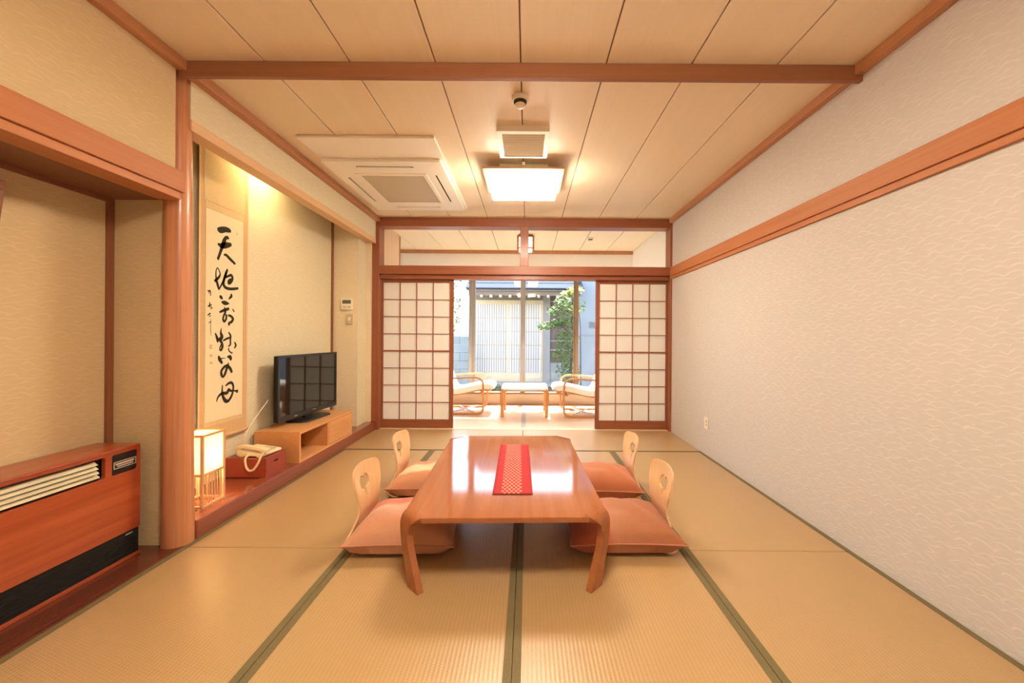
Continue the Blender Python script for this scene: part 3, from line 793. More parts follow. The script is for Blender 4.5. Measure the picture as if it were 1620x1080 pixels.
# framed picture at the left edge of the alcove wall, leaning forward from its top
r = thing('framed_picture', 'dark wooden picture frame hung on the heater alcove wall at the left edge', 'picture frame', (XA + .01, 1.25, 1.254), 1e-6)
def lean(y, z, d): return (d + .006 + .070 * z / .5, y, z)
for a in ((-.33, .33, .465, .50), (-.33, .33, 0, .035), (-.33, -.295, .035, .465), (.295, .33, .035, .465)):
    mb = MB().add([lean(a[0], a[2], 0), lean(a[1], a[2], 0), lean(a[1], a[3], 0), lean(a[0], a[3], 0),
                   lean(a[0], a[2], .022), lean(a[1], a[2], .022), lean(a[1], a[3], .022), lean(a[0], a[3], .022)],
                  [(0, 3, 2, 1), (4, 5, 6, 7), (0, 1, 5, 4), (1, 2, 6, 5), (2, 3, 7, 6), (3, 0, 4, 7)])
    mb.build('frame_rail', 'darkpost', r, bevel=.003, world=False)
MB().add([lean(-.30, .03, .004), lean(.30, .03, .004), lean(.30, .47, .004), lean(-.30, .47, .004), lean(-.30, .03, .010), lean(.30, .03, .010), lean(.30, .47, .010), lean(-.30, .47, .010)],
         [(0, 3, 2, 1), (4, 5, 6, 7), (0, 1, 5, 4), (1, 2, 6, 5), (2, 3, 7, 6), (3, 0, 4, 7)]).build('picture_sheet', 'washi', r, world=False)

# ------------------------------------------------------------------ hanging scroll
XS = -2.205
r = thing('hanging_scroll', 'tall hanging scroll with large black brush calligraphy in the alcove', 'scroll', (XS, 2.83, .40))
B(XS, XS + .0020, 2.600, 3.060, .41, 2.46).build('brocade_mount', 'scroll', r)
B(XS + .0020, XS + .0030, 2.640, 3.020, 2.06, 2.458).build('upper_field', 'scroll_gold', r)
for a in (2.600, 3.046): B(XS + .0020, XS + .0034, a, a + .014, .41, 2.458).build('edge_band', 'scroll_edge', r)
B(XS + .0022, XS + .0032, 2.650, 3.010, 2.008, 2.055).build('gold_strip', 'scroll_gold', r)
B(XS + .0022, XS + .0032, 2.650, 3.010, .500, .528).build('gold_strip', 'scroll_gold', r)
B(XS + .0020, XS + .0040, 2.655, 3.003, .53, 2.006).build('paper', 'washi', r)
pp = [o for o in r.children if o.name.startswith('paper')][0]
MB().tube([(XS + .006, 2.585, .405), (XS + .006, 2.596, .405), (XS + .006, 3.064, .405), (XS + .006, 3.075, .405)], [.011, .013, .013, .011], 12).build('bottom_roller', 'scroll', r, smooth=True)
MB().tube([(XS + .004, 2.60, 2.462), (XS + .004, 3.06, 2.462)], .008, 10).build('top_roller', 'darkpost', r, smooth=True)
MB().tube([(XS + .003, 2.72, 2.465), (XS - .012, 2.83, 2.495), (XS + .003, 2.94, 2.465)], .002, 6).build('hanging_cord', 'darkpost', r, smooth=True)
STROKES={'ten':[[(2755,1889,11.8),(2778,1885,22.4),(2827,1902,20.1),(2863,1902,16.5),(2871,1892,7.1)],[(2855,1841,9.4),(2841,1849,11.3),(2822,1832,14.2),(2809,1799,17.7),(2790,1752,13.0),(2772,1706,10.6),(2758,1672,10.6)],[(2756,1782,5.9),(2790,1776,18.9),(2839,1791,20.8),(2881,1806,11.8)],[(2812,1714,5.9),(2834,1717,10.6),(2873,1695,11.8),(2921,1669,9.4)]],'chi':[[(2732,1513,9.4),(2748,1527,10.6),(2771,1550,9.0),(2779,1574,5.7),(2757,1610,4.2),(2743,1585,4.7),(2744,1535,7.1),(2758,1492,10.9),(2769,1458,5.9)],[(2769,1458,5.2),(2795,1501,7.1),(2825,1556,9.0),(2835,1587,10.4),(2847,1615,8.3)],[(2835,1592,9.0),(2817,1542,10.4),(2811,1503,10.9),(2831,1480,11.8),(2875,1476,10.9),(2922,1483,10.4),(2954,1490,8.5)],[(2819,1549,8.5),(2852,1566,8.5),(2883,1578,10.4),(2896,1558,10.4),(2884,1530,10.4),(2861,1516,11.8),(2861,1535,9.4),(2885,1552,7.1)]],'man':[[(2780,1416,8.5),(2788,1407,12.3),(2802,1395,6.6)],[(2884,1441,5.2),(2885,1422,11.3),(2860,1399,3.8)],[(2796,1372,7.1),(2826,1368,16.1),(2864,1366,5.2)],[(2777,1298,7.1),(2816,1314,10.9),(2863,1329,10.9)],[(2897,1329,4.2),(2914,1310,6.1)],[(2820,1338,3.5),(2830,1305,9.4),(2813,1270,8.0),(2810,1245,9.0),(2821,1233,9.0),(2838,1254,9.0),(2839,1284,9.0)],[(2856,1280,7.1),(2884,1274,9.9),(2903,1255,11.3),(2889,1233,10.9),(2865,1223,9.0),(2866,1207,9.4)]],'butsu':[[(2794,1185,2.4),(2789,1151,9.0),(2799,1122,14.6),(2785,1097,11.8),(2796,1084,10.9),(2805,1052,10.9),(2791,1025,8.0),(2780,1038,5.2),(2794,1067,5.7)],[(2739,1148,4.7),(2756,1114,10.9),(2762,1085,8.0)],[(2762,1093,5.7),(2785,1118,7.1)],[(2861,1156,4.7),(2880,1131,9.0),(2879,1096,8.0),(2879,1066,7.6),(2861,1051,5.2)],[(2812,1094,6.6),(2848,1109,8.5),(2882,1118,6.1)],[(2922,1082,6.1),(2933,1056,8.5),(2919,1036,4.7)],[(2864,1038,6.1),(2864,1023,5.2),(2890,1002,5.2),(2902,1006,3.8)]],'fu':[[(2771,985,7.1),(2780,961,13.7),(2804,931,9.4)],[(2787,965,5.2),(2833,967,1.9)],[(2849,975,3.8),(2877,972,15.6),(2887,949,8.5)],[(2861,933,2.8),(2857,915,9.4),(2825,904,10.4),(2798,878,9.9),(2798,850,11.3),(2812,832,8.0),(2832,855,10.9),(2854,903,10.9),(2880,886,12.8),(2896,857,9.9)]],'haha':[[(2837,764,5.7),(2865,779,9.0),(2896,779,10.4),(2911,749,9.4),(2905,706,9.4),(2886,670,10.4),(2860,649,8.5)],[(2808,773,4.7),(2805,738,7.1),(2811,695,10.9),(2838,654,14.6),(2875,651,8.5)],[(2755,662,3.8),(2767,691,7.1),(2800,713,10.4),(2849,711,12.8),(2866,733,10.9),(2885,722,9.4),(2926,716,5.7),(2954,708,15.1)]],'sig1':[[(2671,1438,3.8),(2697,1441,5.2)],[(2685,1445,3.3),(2683,1423,3.3)],[(2697,1435,4.2),(2696,1407,3.3)]],'sig2':[[(2674,1333,3.8),(2707,1346,4.2)],[(2691,1362,3.3),(2689,1329,7.1)],[(2700,1330,4.2),(2712,1324,2.4),(2698,1315,3.3)]],'sig3':[[(2674,1270,3.8),(2696,1285,6.1)],[(2685,1262,2.8),(2702,1269,2.8)]],'sig4':[[(2683,1218,2.8),(2703,1228,3.3)],[(2699,1247,1.9),(2699,1183,2.4),(2702,1130,1.7)]],'seal':[[(2693,1061,7.1),(2713,1060,7.1)],[(2691,1049,7.1),(2711,1041,7.1)]],'seal2':[[(2694,992,8.0),(2713,991,8.0)]],'seal3':[[(2697,941,8.0),(2715,939,8.0)]],'mark':[[(2938,1909,2.8),(2938,1888,3.3)]]}

def brush(strokes, x):
    mb = MB()
    for st in strokes:
        q = spline([(a / 1000, b / 1000, w / 1000) for a, b, w in st], 6)
        L = []; R = []
        for i, (y, z, w) in enumerate(q):
            a, b = q[max(0, i - 1)], q[min(len(q) - 1, i + 1)]
            ty, tz = b[0] - a[0], b[1] - a[1]; l = math.hypot(ty, tz) or 1
            w = max(w, .0008)
            L.append((y - tz / l * w, z + ty / l * w)); R.append((y + tz / l * w, z - ty / l * w))
        def capp(c, d, w):
            return [(c[0] + d[0] * w * .45, c[1] + d[1] * w * .45)]
        d0 = (q[0][0] - q[1][0], q[0][1] - q[1][1]); l = math.hypot(*d0) or 1
        d1 = (q[-1][0] - q[-2][0], q[-1][1] - q[-2][1]); m = math.hypot(*d1) or 1
        s0 = capp(q[0], (d0[0] / l, d0[1] / l), q[0][2]); s1 = capp(q[-1], (d1[0] / m, d1[1] / m), q[-1][2])
        n = len(L)
        vs = [(x, y, z) for y, z in L + R + s0 + s1]
        fs = [(i, i + 1, n + i + 1, n + i) for i in range(n - 1)] + [(0, n, 2 * n), (n - 1, 2 * n + 1, 2 * n - 1)]
        mb.add(vs, fs)
    return mb
XI = XS + .0046
for k, s in STROKES.items():
    ink = 'seal' if k.startswith('seal') else ('ink_faint' if k == 'mark' else 'ink')
    nm = 'seal_mark' if k.startswith('seal') else ('signature' if k.startswith('sig') else 'brush_character')
    for j, one in enumerate([s]):
        brush(one, XI).build(nm, ink, pp, kind='stuff' if len(s) > 1 else None)

# ------------------------------------------------------------------ television, cabinet
r = thing('tv_cabinet', 'low pale wooden cabinet with an open bay under the television', 'cabinet', (-2.0, 3.6, .1))
cx0, cx1, cy0, cy1, cz0, cz1 = -2.20, -1.832, 3.135, 4.075, .1012, .356
B(cx0, cx1, cy0, cy1, cz1 - .022, cz1).build('top_board', 'cab', r, bevel=.002)
B(cx0, cx1, cy0, cy0 + .02, cz0, cz1 - .022).build('side_board', 'cab', r, bevel=.002)
B(cx0, cx1, cy1 - .02, cy1, cz0, cz1 - .022).build('side_board', 'cab', r, bevel=.002)
B(cx0, cx1, cy0 + .02, cy1 - .02, cz0, cz0 + .02).build('bottom_board', 'cab', r, bevel=.002)
B(cx0, cx1 - .004, 3.585, 3.603, cz0 + .02, cz1 - .022).build('divider', 'cab', r)
B(cx0, cx0 + .008, cy0 + .02, cy1 - .02, cz0 + .02, cz1 - .022).build('back_board', 'cab_in', r)
B(cx1 - .018, cx1 - .001, 3.606, cy1 - .022, cz0 + .024, cz1 - .025).build('drawer_front', 'cab', r, bevel=.002)
ang = math.atan2(.05, .90)
r = thing('television', 'black flat-screen television standing on the low cabinet', 'television', (-2.052, 3.672, .357), -ang)
hw, zb, zt = .445, .044, .607
fr_ = plate(rrect(-hw, hw, zb, zt, .008), [rrect(-hw + .022, hw - .022, zb + .045, zt - .020, .002)[::-1]], lambda a, b: ((.004, a, b), (1, 0, 0)), .012)
fr_.build('bezel', 'black', r, bevel=.002, world=False)
B(-.035, -.002, -hw + .004, hw - .004, zb + .004, zt - .004).build('back_shell', 'black_matte', r, bevel=.006, world=False)
B(-.002, .004, -hw + .020, hw - .020, zb + .043, zt - .018).build('screen', 'screen', r, world=False)
B(-.03, -.008, -.06, .06, .012, zb + .02).build('neck', 'black', r, bevel=.004, world=False)
MB().prism(rrect(-.115, .105, -.225, .225, .07, 8), lambda a, b: (a, b, .0008), lambda a, b: (a * .93, b * .95, .014)).build('stand_base', 'black', r, bevel=.003, world=False)
mb = MB(); y = -.235
for wv in (.007, .005, .007, .006, .006):
    mb.box(.0098, .0106, y, y + wv, zb + .017, zb + .026); y += wv + .0025
mb.build('maker_lettering', 'grey_text', r, kind='stuff', world=False)
B(.0095, .0104, .03, .085, zb + .028, zb + .032).build('indicator_mark', 'grey_text', r, world=False)
cab_ = spline([(-2.135, 3.205, .60), (-2.14, 3.17, .565), (-2.15, 3.08, .48), (-2.165, 3.00, .38), (-2.19, 3.02, .30), (-2.205, 3.06, .20), (-2.20, 3.09, .112), (-2.15, 3.105, .106)], 6)
MB().tube(cab_, .0035, 8).build('aerial_cable', 'plastic', None, at=(-2.19, 3.09, .106), smooth=True, label='pale thin cable hanging from behind the television to the alcove floor', cat='cable')

# ------------------------------------------------------------------ telephone on its red box
r = thing('red_box', 'red lacquered box with a slot handle under the telephone', 'box', (-2.04, 2.93, .1))
bx0, bx1, by0, by1, bz0, bz1 = -2.19, -1.885, 2.815, 3.045, .1012, .243
B(bx0, bx1 - .014, by0, by1, bz0, bz1).build('body', 'redbox', r, bevel=.008)
sl_ = rrect(2.905, 2.955, .190, .203, .006)
plate([(by0, bz0), (by1, bz0), (by1, bz1), (by0, bz1)], [sl_[::-1]], lambda a, b: ((bx1 - .007, a, b), (1, 0, 0)), .013).build('front_face', 'redbox', r, bevel=.003)
B(bx1 - .016, bx1 - .0125, 2.90, 2.96, .186, .207).build('slot_shadow', 'black_matte', r)
r = thing('telephone', 'ivory desk telephone with looped cord on the red box', 'telephone', (-2.012, 2.93, bz1 + .001), math.radians(-6))
def wedge(x0, x1, y0, y1, za, zb, z0): 
    return MB().add([(x0, y0, z0), (x1, y0, z0), (x1, y1, z0), (x0, y1, z0), (x0, y0, za), (x1, y0, zb), (x1, y1, zb), (x0, y1, za)],
                    [(0, 3, 2, 1), (4, 5, 6, 7), (0, 1, 5, 4), (1, 2, 6, 5), (2, 3, 7, 6), (3, 0, 4, 7)])
wedge(-.105, .105, -.095, .095, .046, .026, .006).build('base', 'phone', r, bevel=.007, world=False)
for i in range(3):
    for j in range(4):
        z_ = .0355 - .010 * (.0 + j * .024 / .105)
        B(-.005 + j * .024, .011 + j * .024, .0 + i * .027, .020 + i * .027, z_ - .004, z_ + .003).build('key', 'phone_key', r, world=False)
hs_ = spline([(-.125, -.062, .060), (-.085, -.062, .068), (0, -.062, .063), (.085, -.062, .051), (.118, -.062, .040)], 6)
MB().ribbon(hs_, (0, 1, 0), .045, .020).build('handset', 'phone', r, smooth=True, bevel=.006, world=False)
B(-.12, -.075, -.083, -.041, .036, .056).build('ear_piece', 'phone', r, bevel=.008, world=False)
B(.072, .118, -.083, -.041, .020, .043).build('mouth_piece', 'phone', r, bevel=.008, world=False)
lp = spline([(.105, -.075, .035), (.112, -.118, .020), (.100, -.135, -.030), (.070, -.138, -.072), (.035, -.138, -.080), (.010, -.136, -.050), (-.002, -.130, .000), (.0, -.098, .022), (.002, -.085, .024)], 14)
hel = []
for i in range(len(lp) - 1):
    for k in range(4):
        t_ = k / 4; p = Vector(lp[i]).lerp(Vector(lp[i + 1]), t_); a = (i * 4 + k) * 1.25
        tv = (Vector(lp[i + 1]) - Vector(lp[i])).normalized(); o1 = tv.orthogonal().normalized(); o2 = tv.cross(o1)
        hel.append(p + (o1 * math.cos(a) + o2 * math.sin(a)) * .0055)
MB().tube(hel, .0032, 5).build('coiled_cord', 'phone', r, smooth=True, world=False)
B(-.085, -.055, -.094, -.06, .0005, .008).build('foot', 'phone', r, world=False)
B(.055, .085, -.094, -.06, .0005, .008).build('foot', 'phone', r, world=False)
B(-.07, .07, .06, .09, .0005, .008).build('foot', 'phone', r, world=False)
B(-.055, -.03, -.1005, -.092, .008, .024).build('cord_plug', 'phone', r, bevel=.003, world=False)

# ------------------------------------------------------------------ floor lantern
r = thing('paper_lantern', 'square wooden paper lantern glowing on the alcove floor by the pillar', 'lamp', (-2.004, 2.39, .1))
ax0, ax1, ay0, ay1, az0, az1, azm = -2.092, -1.916, 2.298, 2.474, .1015, .540, .300
for x in (ax0, ax1 - .014):
    for y in (ay0, ay1 - .014): B(x, x + .014, y, y + .014, az0, az1).build('post', 'andon_wood', r, bevel=.001)
for z0 in (az0 + .004, azm - .006, az1 - .014):
    for x in (ax0, ax1 - .011): B(x, x + .011, ay0 + .014, ay1 - .014, z0, z0 + .012).build('rail', 'andon_wood', r)
    for y in (ay0, ay1 - .011): B(ax0 + .014, ax1 - .014, y, y + .011, z0, z0 + .012).build('rail', 'andon_wood', r)
for x in (ax0 + .006, ax1 - .0075): B(x, x + .0012, ay0 + .012, ay1 - .012, azm, az1 - .004).build('paper_side', 'andon_paper', r)
for y in (ay0 + .006, ay1 - .0075): B(ax0 + .012, ax1 - .012, y, y + .0012, azm, az1 - .004).build('paper_side', 'andon_paper', r)
B(ax0 + .012, ax1 - .012, ay0 + .012, ay1 - .012, az1 - .008, az1 - .0068).build('paper_top', 'andon_paper', r)
for k in range(1, 7):
    a = ay0 + .014 + (ay1 - ay0 - .028) * k / 7
    for x in (ax0 + .003, ax1 - .008): B(x, x + .005, a - .003, a + .003, az0 + .016, azm - .006).build('lattice_bar', 'andon_wood', r)
for k in (2, 4):
    a = ax0 + .014 + (ax1 - ax0 - .028) * k / 6
    for y in (ay0 + .001, ay1 - .006): B(a - .003, a + .003, y, y + .005, az0 + .016, az1 - .014).build('lattice_bar', 'andon_wood', r)
MB().lathe([(.012, .20), (.016, .205), (.016, .235), (.012, .24)], (-2.004, 2.386, .1), 12).build('lamp_holder', 'black', r, smooth=True)
B(ax0 + .012, ax1 - .012, 2.380, 2.392, .287, .297).build('holder_bar', 'andon_wood', r)
MB().lathe([(.008, .24), (.022, .265), (.028, .29), (.022, .315), (.006, .327)], (-2.004, 2.386, .1), 14).build('bulb', emit('bulb_glow', (1, .75, .42), 25), r, smooth=True)
pld = bpy.data.lights.new('lantern_bulb_light', 'POINT'); pld.energy = 20.0; pld.color = (1, .70, .36); pld.shadow_soft_size = .03
po = bpy.data.objects.new('lantern_bulb_light', pld); COL.objects.link(po); po.parent = r; po.location = (0, 0, .30)

# hidden tube light behind the lintel
r = thing('tube_lamp', 'small tube lamp hidden behind the lintel of the scroll alcove', 'lamp', (-2.03, 3.17, 2.5))
B(-2.06, -2.0, 2.98, 3.36, 2.470, 2.4995).build('lamp_housing', 'plastic', r, bevel=.003)
MB().tube([(-2.03, 3.0, 2.452), (-2.03, 3.34, 2.452)], .014, 12).build('tube', 'tube', r, smooth=True)

# ------------------------------------------------------------------ wall fittings
r = thing('thermostat', 'white room thermostat with a grey display beside the alcove', 'thermostat', (-2.057, 4.44, 1.43))
B(-2.122, -1.992, 4.418, 4.4395, 1.430, 1.557).build('case', 'plastic', r, bevel=.005)
B(-2.106, -2.010, 4.4165, 4.419, 1.498, 1.540).build('display', 'lcd', r)
for k in range(2): B(-2.10 + k * .05, -2.062 + k * .05, 4.4165, 4.419, 1.450, 1.470).build('button', 'phone_key', r)
r = thing('light_switch', 'tan wall switch plate below the thermostat', 'switch', (-2.032, 4.44, 1.263))
B(-2.066, -1.998, 4.430, 4.4395, 1.263, 1.384).build('plate', 'silver', r, bevel=.003)
B(-2.046, -2.018, 4.426, 4.4305, 1.305, 1.343).build('rocker', 'plastic', r, bevel=.002)
r = thing('wall_outlet', 'small ivory wall outlet low on the right wall', 'outlet', (XR, 3.77, .255))
plate(rrect(3.732, 3.806, .258, .368, .006), [rrect(3.750, 3.788, .278, .348, .003)[::-1]], lambda a, b: ((XR - .005, a, b), (1, 0, 0)), .0085).build('plate', 'plastic', r, bevel=.002)
B(XR - .0055, XR - .001, 3.748, 3.790, .276, .350).build('socket_insert', 'ac_side', r)
for zz in (.295, .328): B(XR - .0062, XR - .005, 3.762, 3.776, zz - .006, zz + .006).build('socket_slot', 'lcd', r)

# ------------------------------------------------------------------ ceiling fittings
r = thing('ceiling_air_conditioner', 'large ivory ceiling cassette air conditioner with a square grille', 'air conditioner', (-1.17, 3.54, ZC))
B(-1.668, -.676, 2.778, 4.330, 2.550, ZC - .0005).build('base_panel', 'ac', r, bevel=.004)
bx = [-1.662, -.706, 3.10, 4.300]
slots = [(-1.42, -.95, 3.185, 3.215), (-1.42, -.95, 4.18, 4.21), (-1.59, -1.565, 3.42, 4.02), (-.81, -.785, 3.36, 4.02)]
gr = (-1.455, -.905, 3.36, 4.04)
holes = [[(a, c), (b, c), (b, d), (a, d)][::-1] for a, b, c, d in slots] + [[(gr[0], gr[2]), (gr[1], gr[2]), (gr[1], gr[3]), (gr[0], gr[3])][::-1]]
plate(rrect(bx[0], bx[1], bx[2], bx[3], .015), holes, lambda a, b: ((a, b, 2.5335), (0, 0, 1)), .017).build('cassette_face', 'ac', r, bevel=.003)
B(bx[0] + .004, bx[1] - .004, bx[2] + .004, bx[3] - .004, 2.540, 2.5499).build('inner_tray', 'ac', r)
for a, b, c, d in slots:
    B(a, b, c, d, 2.5325, 2.5395).build('outlet_slot', 'ac_dark', r)
    if b - a > d - c: B(a + .004, b - .004, d - .010, d - .002, 2.523, 2.532).build('outlet_flap', 'ac', r, bevel=.001)
    else: B(b - .008, b - .002, c + .004, d - .004, 2.523, 2.532).build('outlet_flap', 'ac', r, bevel=.001)
def perf(name):
    m, nt, b = base(name, .5, .4)
    tc = nd(nt, 'ShaderNodeTexCoord'); sp = nd(nt, 'ShaderNodeSeparateXYZ', {0: tc.outputs['Object']})
    a = mth(nt, 'SINE', mth(nt, 'MULTIPLY', sp.outputs[0], 2 * PI / .016)); c = mth(nt, 'SINE', mth(nt, 'MULTIPLY', sp.outputs[1], 2 * PI / .016))
    f = mth(nt, 'GREATER_THAN', mth(nt, 'MULTIPLY', a, c), .05)
    nt.links.new(mix(nt, f, (.66, .58, .43), (.42, .36, .25)), b.inputs['Base Color'])
    return m
M['perf'] = perf('ac_grille_mesh')
B(gr[0] + .004, gr[1] - .004, gr[2] + .004, gr[3] - .004, 2.528, 2.540).build('intake_grille', 'perf', r, bevel=.002)
ri = plate([(gr[0] - .03, gr[2] - .035), (gr[1] + .03, gr[2] - .035), (gr[1] + .03, gr[3] + .035), (gr[0] - .03, gr[3] + .035)],
           [[(gr[0] + .006, gr[2] + .006), (gr[1] - .006, gr[2] + .006), (gr[1] - .006, gr[3] - .006), (gr[0] + .006, gr[3] - .006)][::-1]], lambda a, b: ((a, b, 2.5225), (0, 0, 1)), .005)
ri.build('grille_frame', 'ac', r, bevel=.002)

r = thing('exhaust_vent', 'square ivory ceiling exhaust vent with slats', 'vent', (-.04, 2.82, ZC))
vx0, vx1, vy0, vy1 = -.222, .14, 2.63, 3.025
plate(rrect(vx0, vx1, vy0, vy1, .01), [rrect(vx0 + .035, vx1 - .03, vy0 + .035, vy1 - .02, .004)[::-1]], lambda a, b: ((a, b, 2.548), (0, 0, 1)), .043).build('frame', 'vent', r, bevel=.004)
B(vx0 + .02, vx1 - .02, vy0 + .02, vy1 - .015, ZC - .004, ZC - .0005).build('backing', 'ac_dark', r)
sl0 = MB().add([(vx0 + .036, 0, .006), (vx1 - .031, 0, .006), (vx1 - .031, .014, .0), (vx0 + .036, .014, .0), (vx0 + .036, .001, .0075), (vx1 - .031, .001, .0075), (vx1 - .031, .015, .0015), (vx0 + .036, .015, .0015)],
               [(0, 1, 2, 3), (4, 7, 6, 5), (0, 4, 5, 1), (1, 5, 6, 2), (2, 6, 7, 3), (3, 7, 4, 0)]).build('slat', 'vent', r, world=False)
org = ORG[r]
sl0.data.transform(Matrix.Translation((-org[0], 0, 0)))
sl0.location = (0, vy0 + .045 - org[1], 2.530 - org[2])
for k in range(1, 11): inst(sl0, r, (0, vy0 + .045 + k * .0305 - org[1], 2.530 - org[2]))
fin = MB().box(-.001, .001, vy0 + .036 - org[1], vy1 - .021 - org[1], 2.548 - org[2], 2.562 - org[2]).build('fin', 'vent', r, world=False)
fin.location = (vx0 + .05 - org[0], 0, 0)
for k in range(1, 22): inst(fin, r, (vx0 + .05 + k * .0125 - org[0], 0, 0))

r = thing('ceiling_lamp', 'square ceiling lamp with a bright white shade in the far ceiling bay', 'lamp', (-.042, 3.42, ZC), group='square ceiling lamps, one in each ceiling bay')
cl_far = r
B(-.245, .16, 3.22, 3.62, 2.505, ZC - .0005).build('mounting_box', 'ac', r, bevel=.004)
B(-.373, .289, 3.125, 3.695, 2.488, 2.506).build('trim_plate', 'lamp_wood', r, bevel=.003)
MB().frustum((-.330, .246, 3.205, 3.610, 2.404), (-.342, .258, 3.165, 3.660, 2.4878)).build('diffuser_rim', 'lamp_rim', r, bevel=.004)
B(-.324, .240, 3.212, 3.603, 2.399, 2.4045).build('diffuser', 'lamp', r, bevel=.002)
B(-.052, -.030, 3.10, 3.125, 2.510, 2.532).build('cord_clip', 'plastic', r, bevel=.003)

o = copy_tree(cl_far, (-.042, .69, ZC), 0)
o['label'] = 'matching square ceiling lamp in the near ceiling bay above the camera'

def detector(name, label, c, s):
    r = thing(name, label, 'detector', (c[0], c[1], ZC))
    MB().lathe([(.052 * s, -.0005), (.052 * s, -.020 * s), (.048 * s, -.028 * s)], (c[0], c[1], ZC), 32).build('base', 'vent', r, smooth=True)
    MB().lathe([(.040 * s, -.028 * s), (.038 * s, -.036 * s), (.030 * s, -.044 * s)], (c[0], c[1], ZC), 28).build('sensor_ring', 'ac_dark', r, smooth=True)
    MB().lathe([(.030 * s, -.042 * s), (.031 * s, -.048 * s), (.022 * s, -.062 * s), (.004 * s, -.066 * s)], (c[0], c[1], ZC), 24).build('cap', 'vent', r, smooth=True)
detector('smoke_detector', 'round white smoke detector on the main room ceiling', (-.053, 2.325), 1.0)
detector('smoke_detector', 'small white detector on the sunroom ceiling seen through the transom', (.90, 5.62), .8)

# ------------------------------------------------------------------ sunroom furniture
def armchair(label, loc, rz):
    r = thing('armchair', label, 'armchair', loc, rz or 1e-6, 'bentwood armchairs in the sunroom')
    for s in (-1, 1):
        y = s * .29
        p = spline([(-.66, .50), (-.40, .525), (-.14, .54), (-.05, .53), (.005, .49), (.022, .42), (.025, .25), (.022, .10), (.0, .035), (-.06, .0165), (-.30, .0155), (-.62, .0155)], 5)
        MB().ribbon([(a, y, b) for a, b in p], (0, 1, 0), .042, .026).build('side_frame', 'sun_wood', r, smooth=True, bevel=.003, world=False)
    for x, z in ((-.02, .30), (-.60, .03), (-.44, .27)):
        B(x - .02, x + .02, -.27, .27, z - .01, z + .01).build('cross_bar', 'sun_wood', r, bevel=.003, world=False)
    MB().tube([(-.12, -.27, .03), (-.42, .27, .03)], .010, 8).build('floor_brace', 'steel', r, smooth=True, world=False)
    MB().tube([(-.42, -.27, .034), (-.12, .27, .034)], .010, 8).build('floor_brace', 'steel', r, smooth=True, world=False)
    seat = spline([(.125, .335), (.06, .352), (-.10, .335), (-.30, .290), (-.42, .275), (-.50, .315), (-.56, .45), (-.64, .68), (-.74, .93)], 6)
    MB().ribbon([(a, 0, b) for a, b in seat], (0, 1, 0), .50, .016).build('seat_shell', 'sun_wood', r, smooth=True, world=False)
    cu = spline([(.14, .360), (.125, .392), (.05, .404), (-.10, .384), (-.30, .338), (-.41, .330), (-.455, .36), (-.51, .47), (-.59, .70), (-.685, .955)], 6)
    MB().ribbon([(a, 0, b) for a, b in cu], (0, 1, 0), [.42 + .08 * min(1, i / 4, (len(cu) - 1 - i) / 4) for i in range(len(cu))], .078).build('cushion', 'sun_cushion', r, smooth=True, bevel=.018, world=False)
    return r
armchair('bentwood armchair with white cushion left of the sunroom table', (-.660, 5.935, .001), 0)
armchair('bentwood armchair with white cushion right of the sunroom table', (.545, 5.785, .001), PI)
r = thing('side_table', 'small bentwood table with a white top between the sunroom armchairs', 'table', (-.036, 5.78, 0))
tp = rrect(-.368, .296, 5.455, 6.085, .05, 6)
MB().prism(tp, lambda a, b: (a, b, .382), lambda a, b: (a, b, .412)).build('tabletop', 'sun_top', r, bevel=.008)
for sx in (-1, 1):
    for sy in (-1, 1):
        x = -.036 + sx * .302; y = 5.77 + sy * .272
        p = spline([(x - sx * .06, .384), (x - sx * .01, .378), (x + sx * .018, .350), (x + sx * .020, .28), (x + sx * .012, .10), (x + sx * .008, .001)], 5)
        MB().ribbon([(a, y, b) for a, b in p], (0, 1, 0), [.085 - .030 * i / (len(p) - 1) for i in range(len(p))], .046).build('leg', 'sun_wood', r, smooth=True, bevel=.003)
r = thing('lantern_lamp', 'square wooden ceiling lantern with white shade in the sunroom', 'lamp', (-.035, 5.55, ZC))
lx0, lx1, ly0, ly1 = -.155, .085, 5.43, 5.67
for x in (lx0, lx1 - .018):
    for y in (ly0, ly1 - .018): B(x, x + .018, y, y + .018, 2.345, 2.548).build('corner_post', 'moulding', r)
for z in (2.372, 2.532):
    for x in (lx0 + .002, lx1 - .016): B(x, x + .014, ly0 + .018, ly1 - .018, z, z + .014).build('rail', 'moulding', r)
    for y in (ly0 + .002, ly1 - .016): B(lx0 + .018, lx1 - .018, y, y + .014, z, z + .014).build('rail', 'moulding', r)
B(lx0 + .02, lx1 - .02, ly0 + .02, ly1 - .02, 2.548, ZC - .0005).build('ceiling_mount', 'moulding', r)
B(lx0 + .030, lx1 - .030, ly0 + .030, ly1 - .030, 2.352, 2.547).build('shade', emit('lantern_shade', (1, .9, .74), .9), r, bevel=.006)

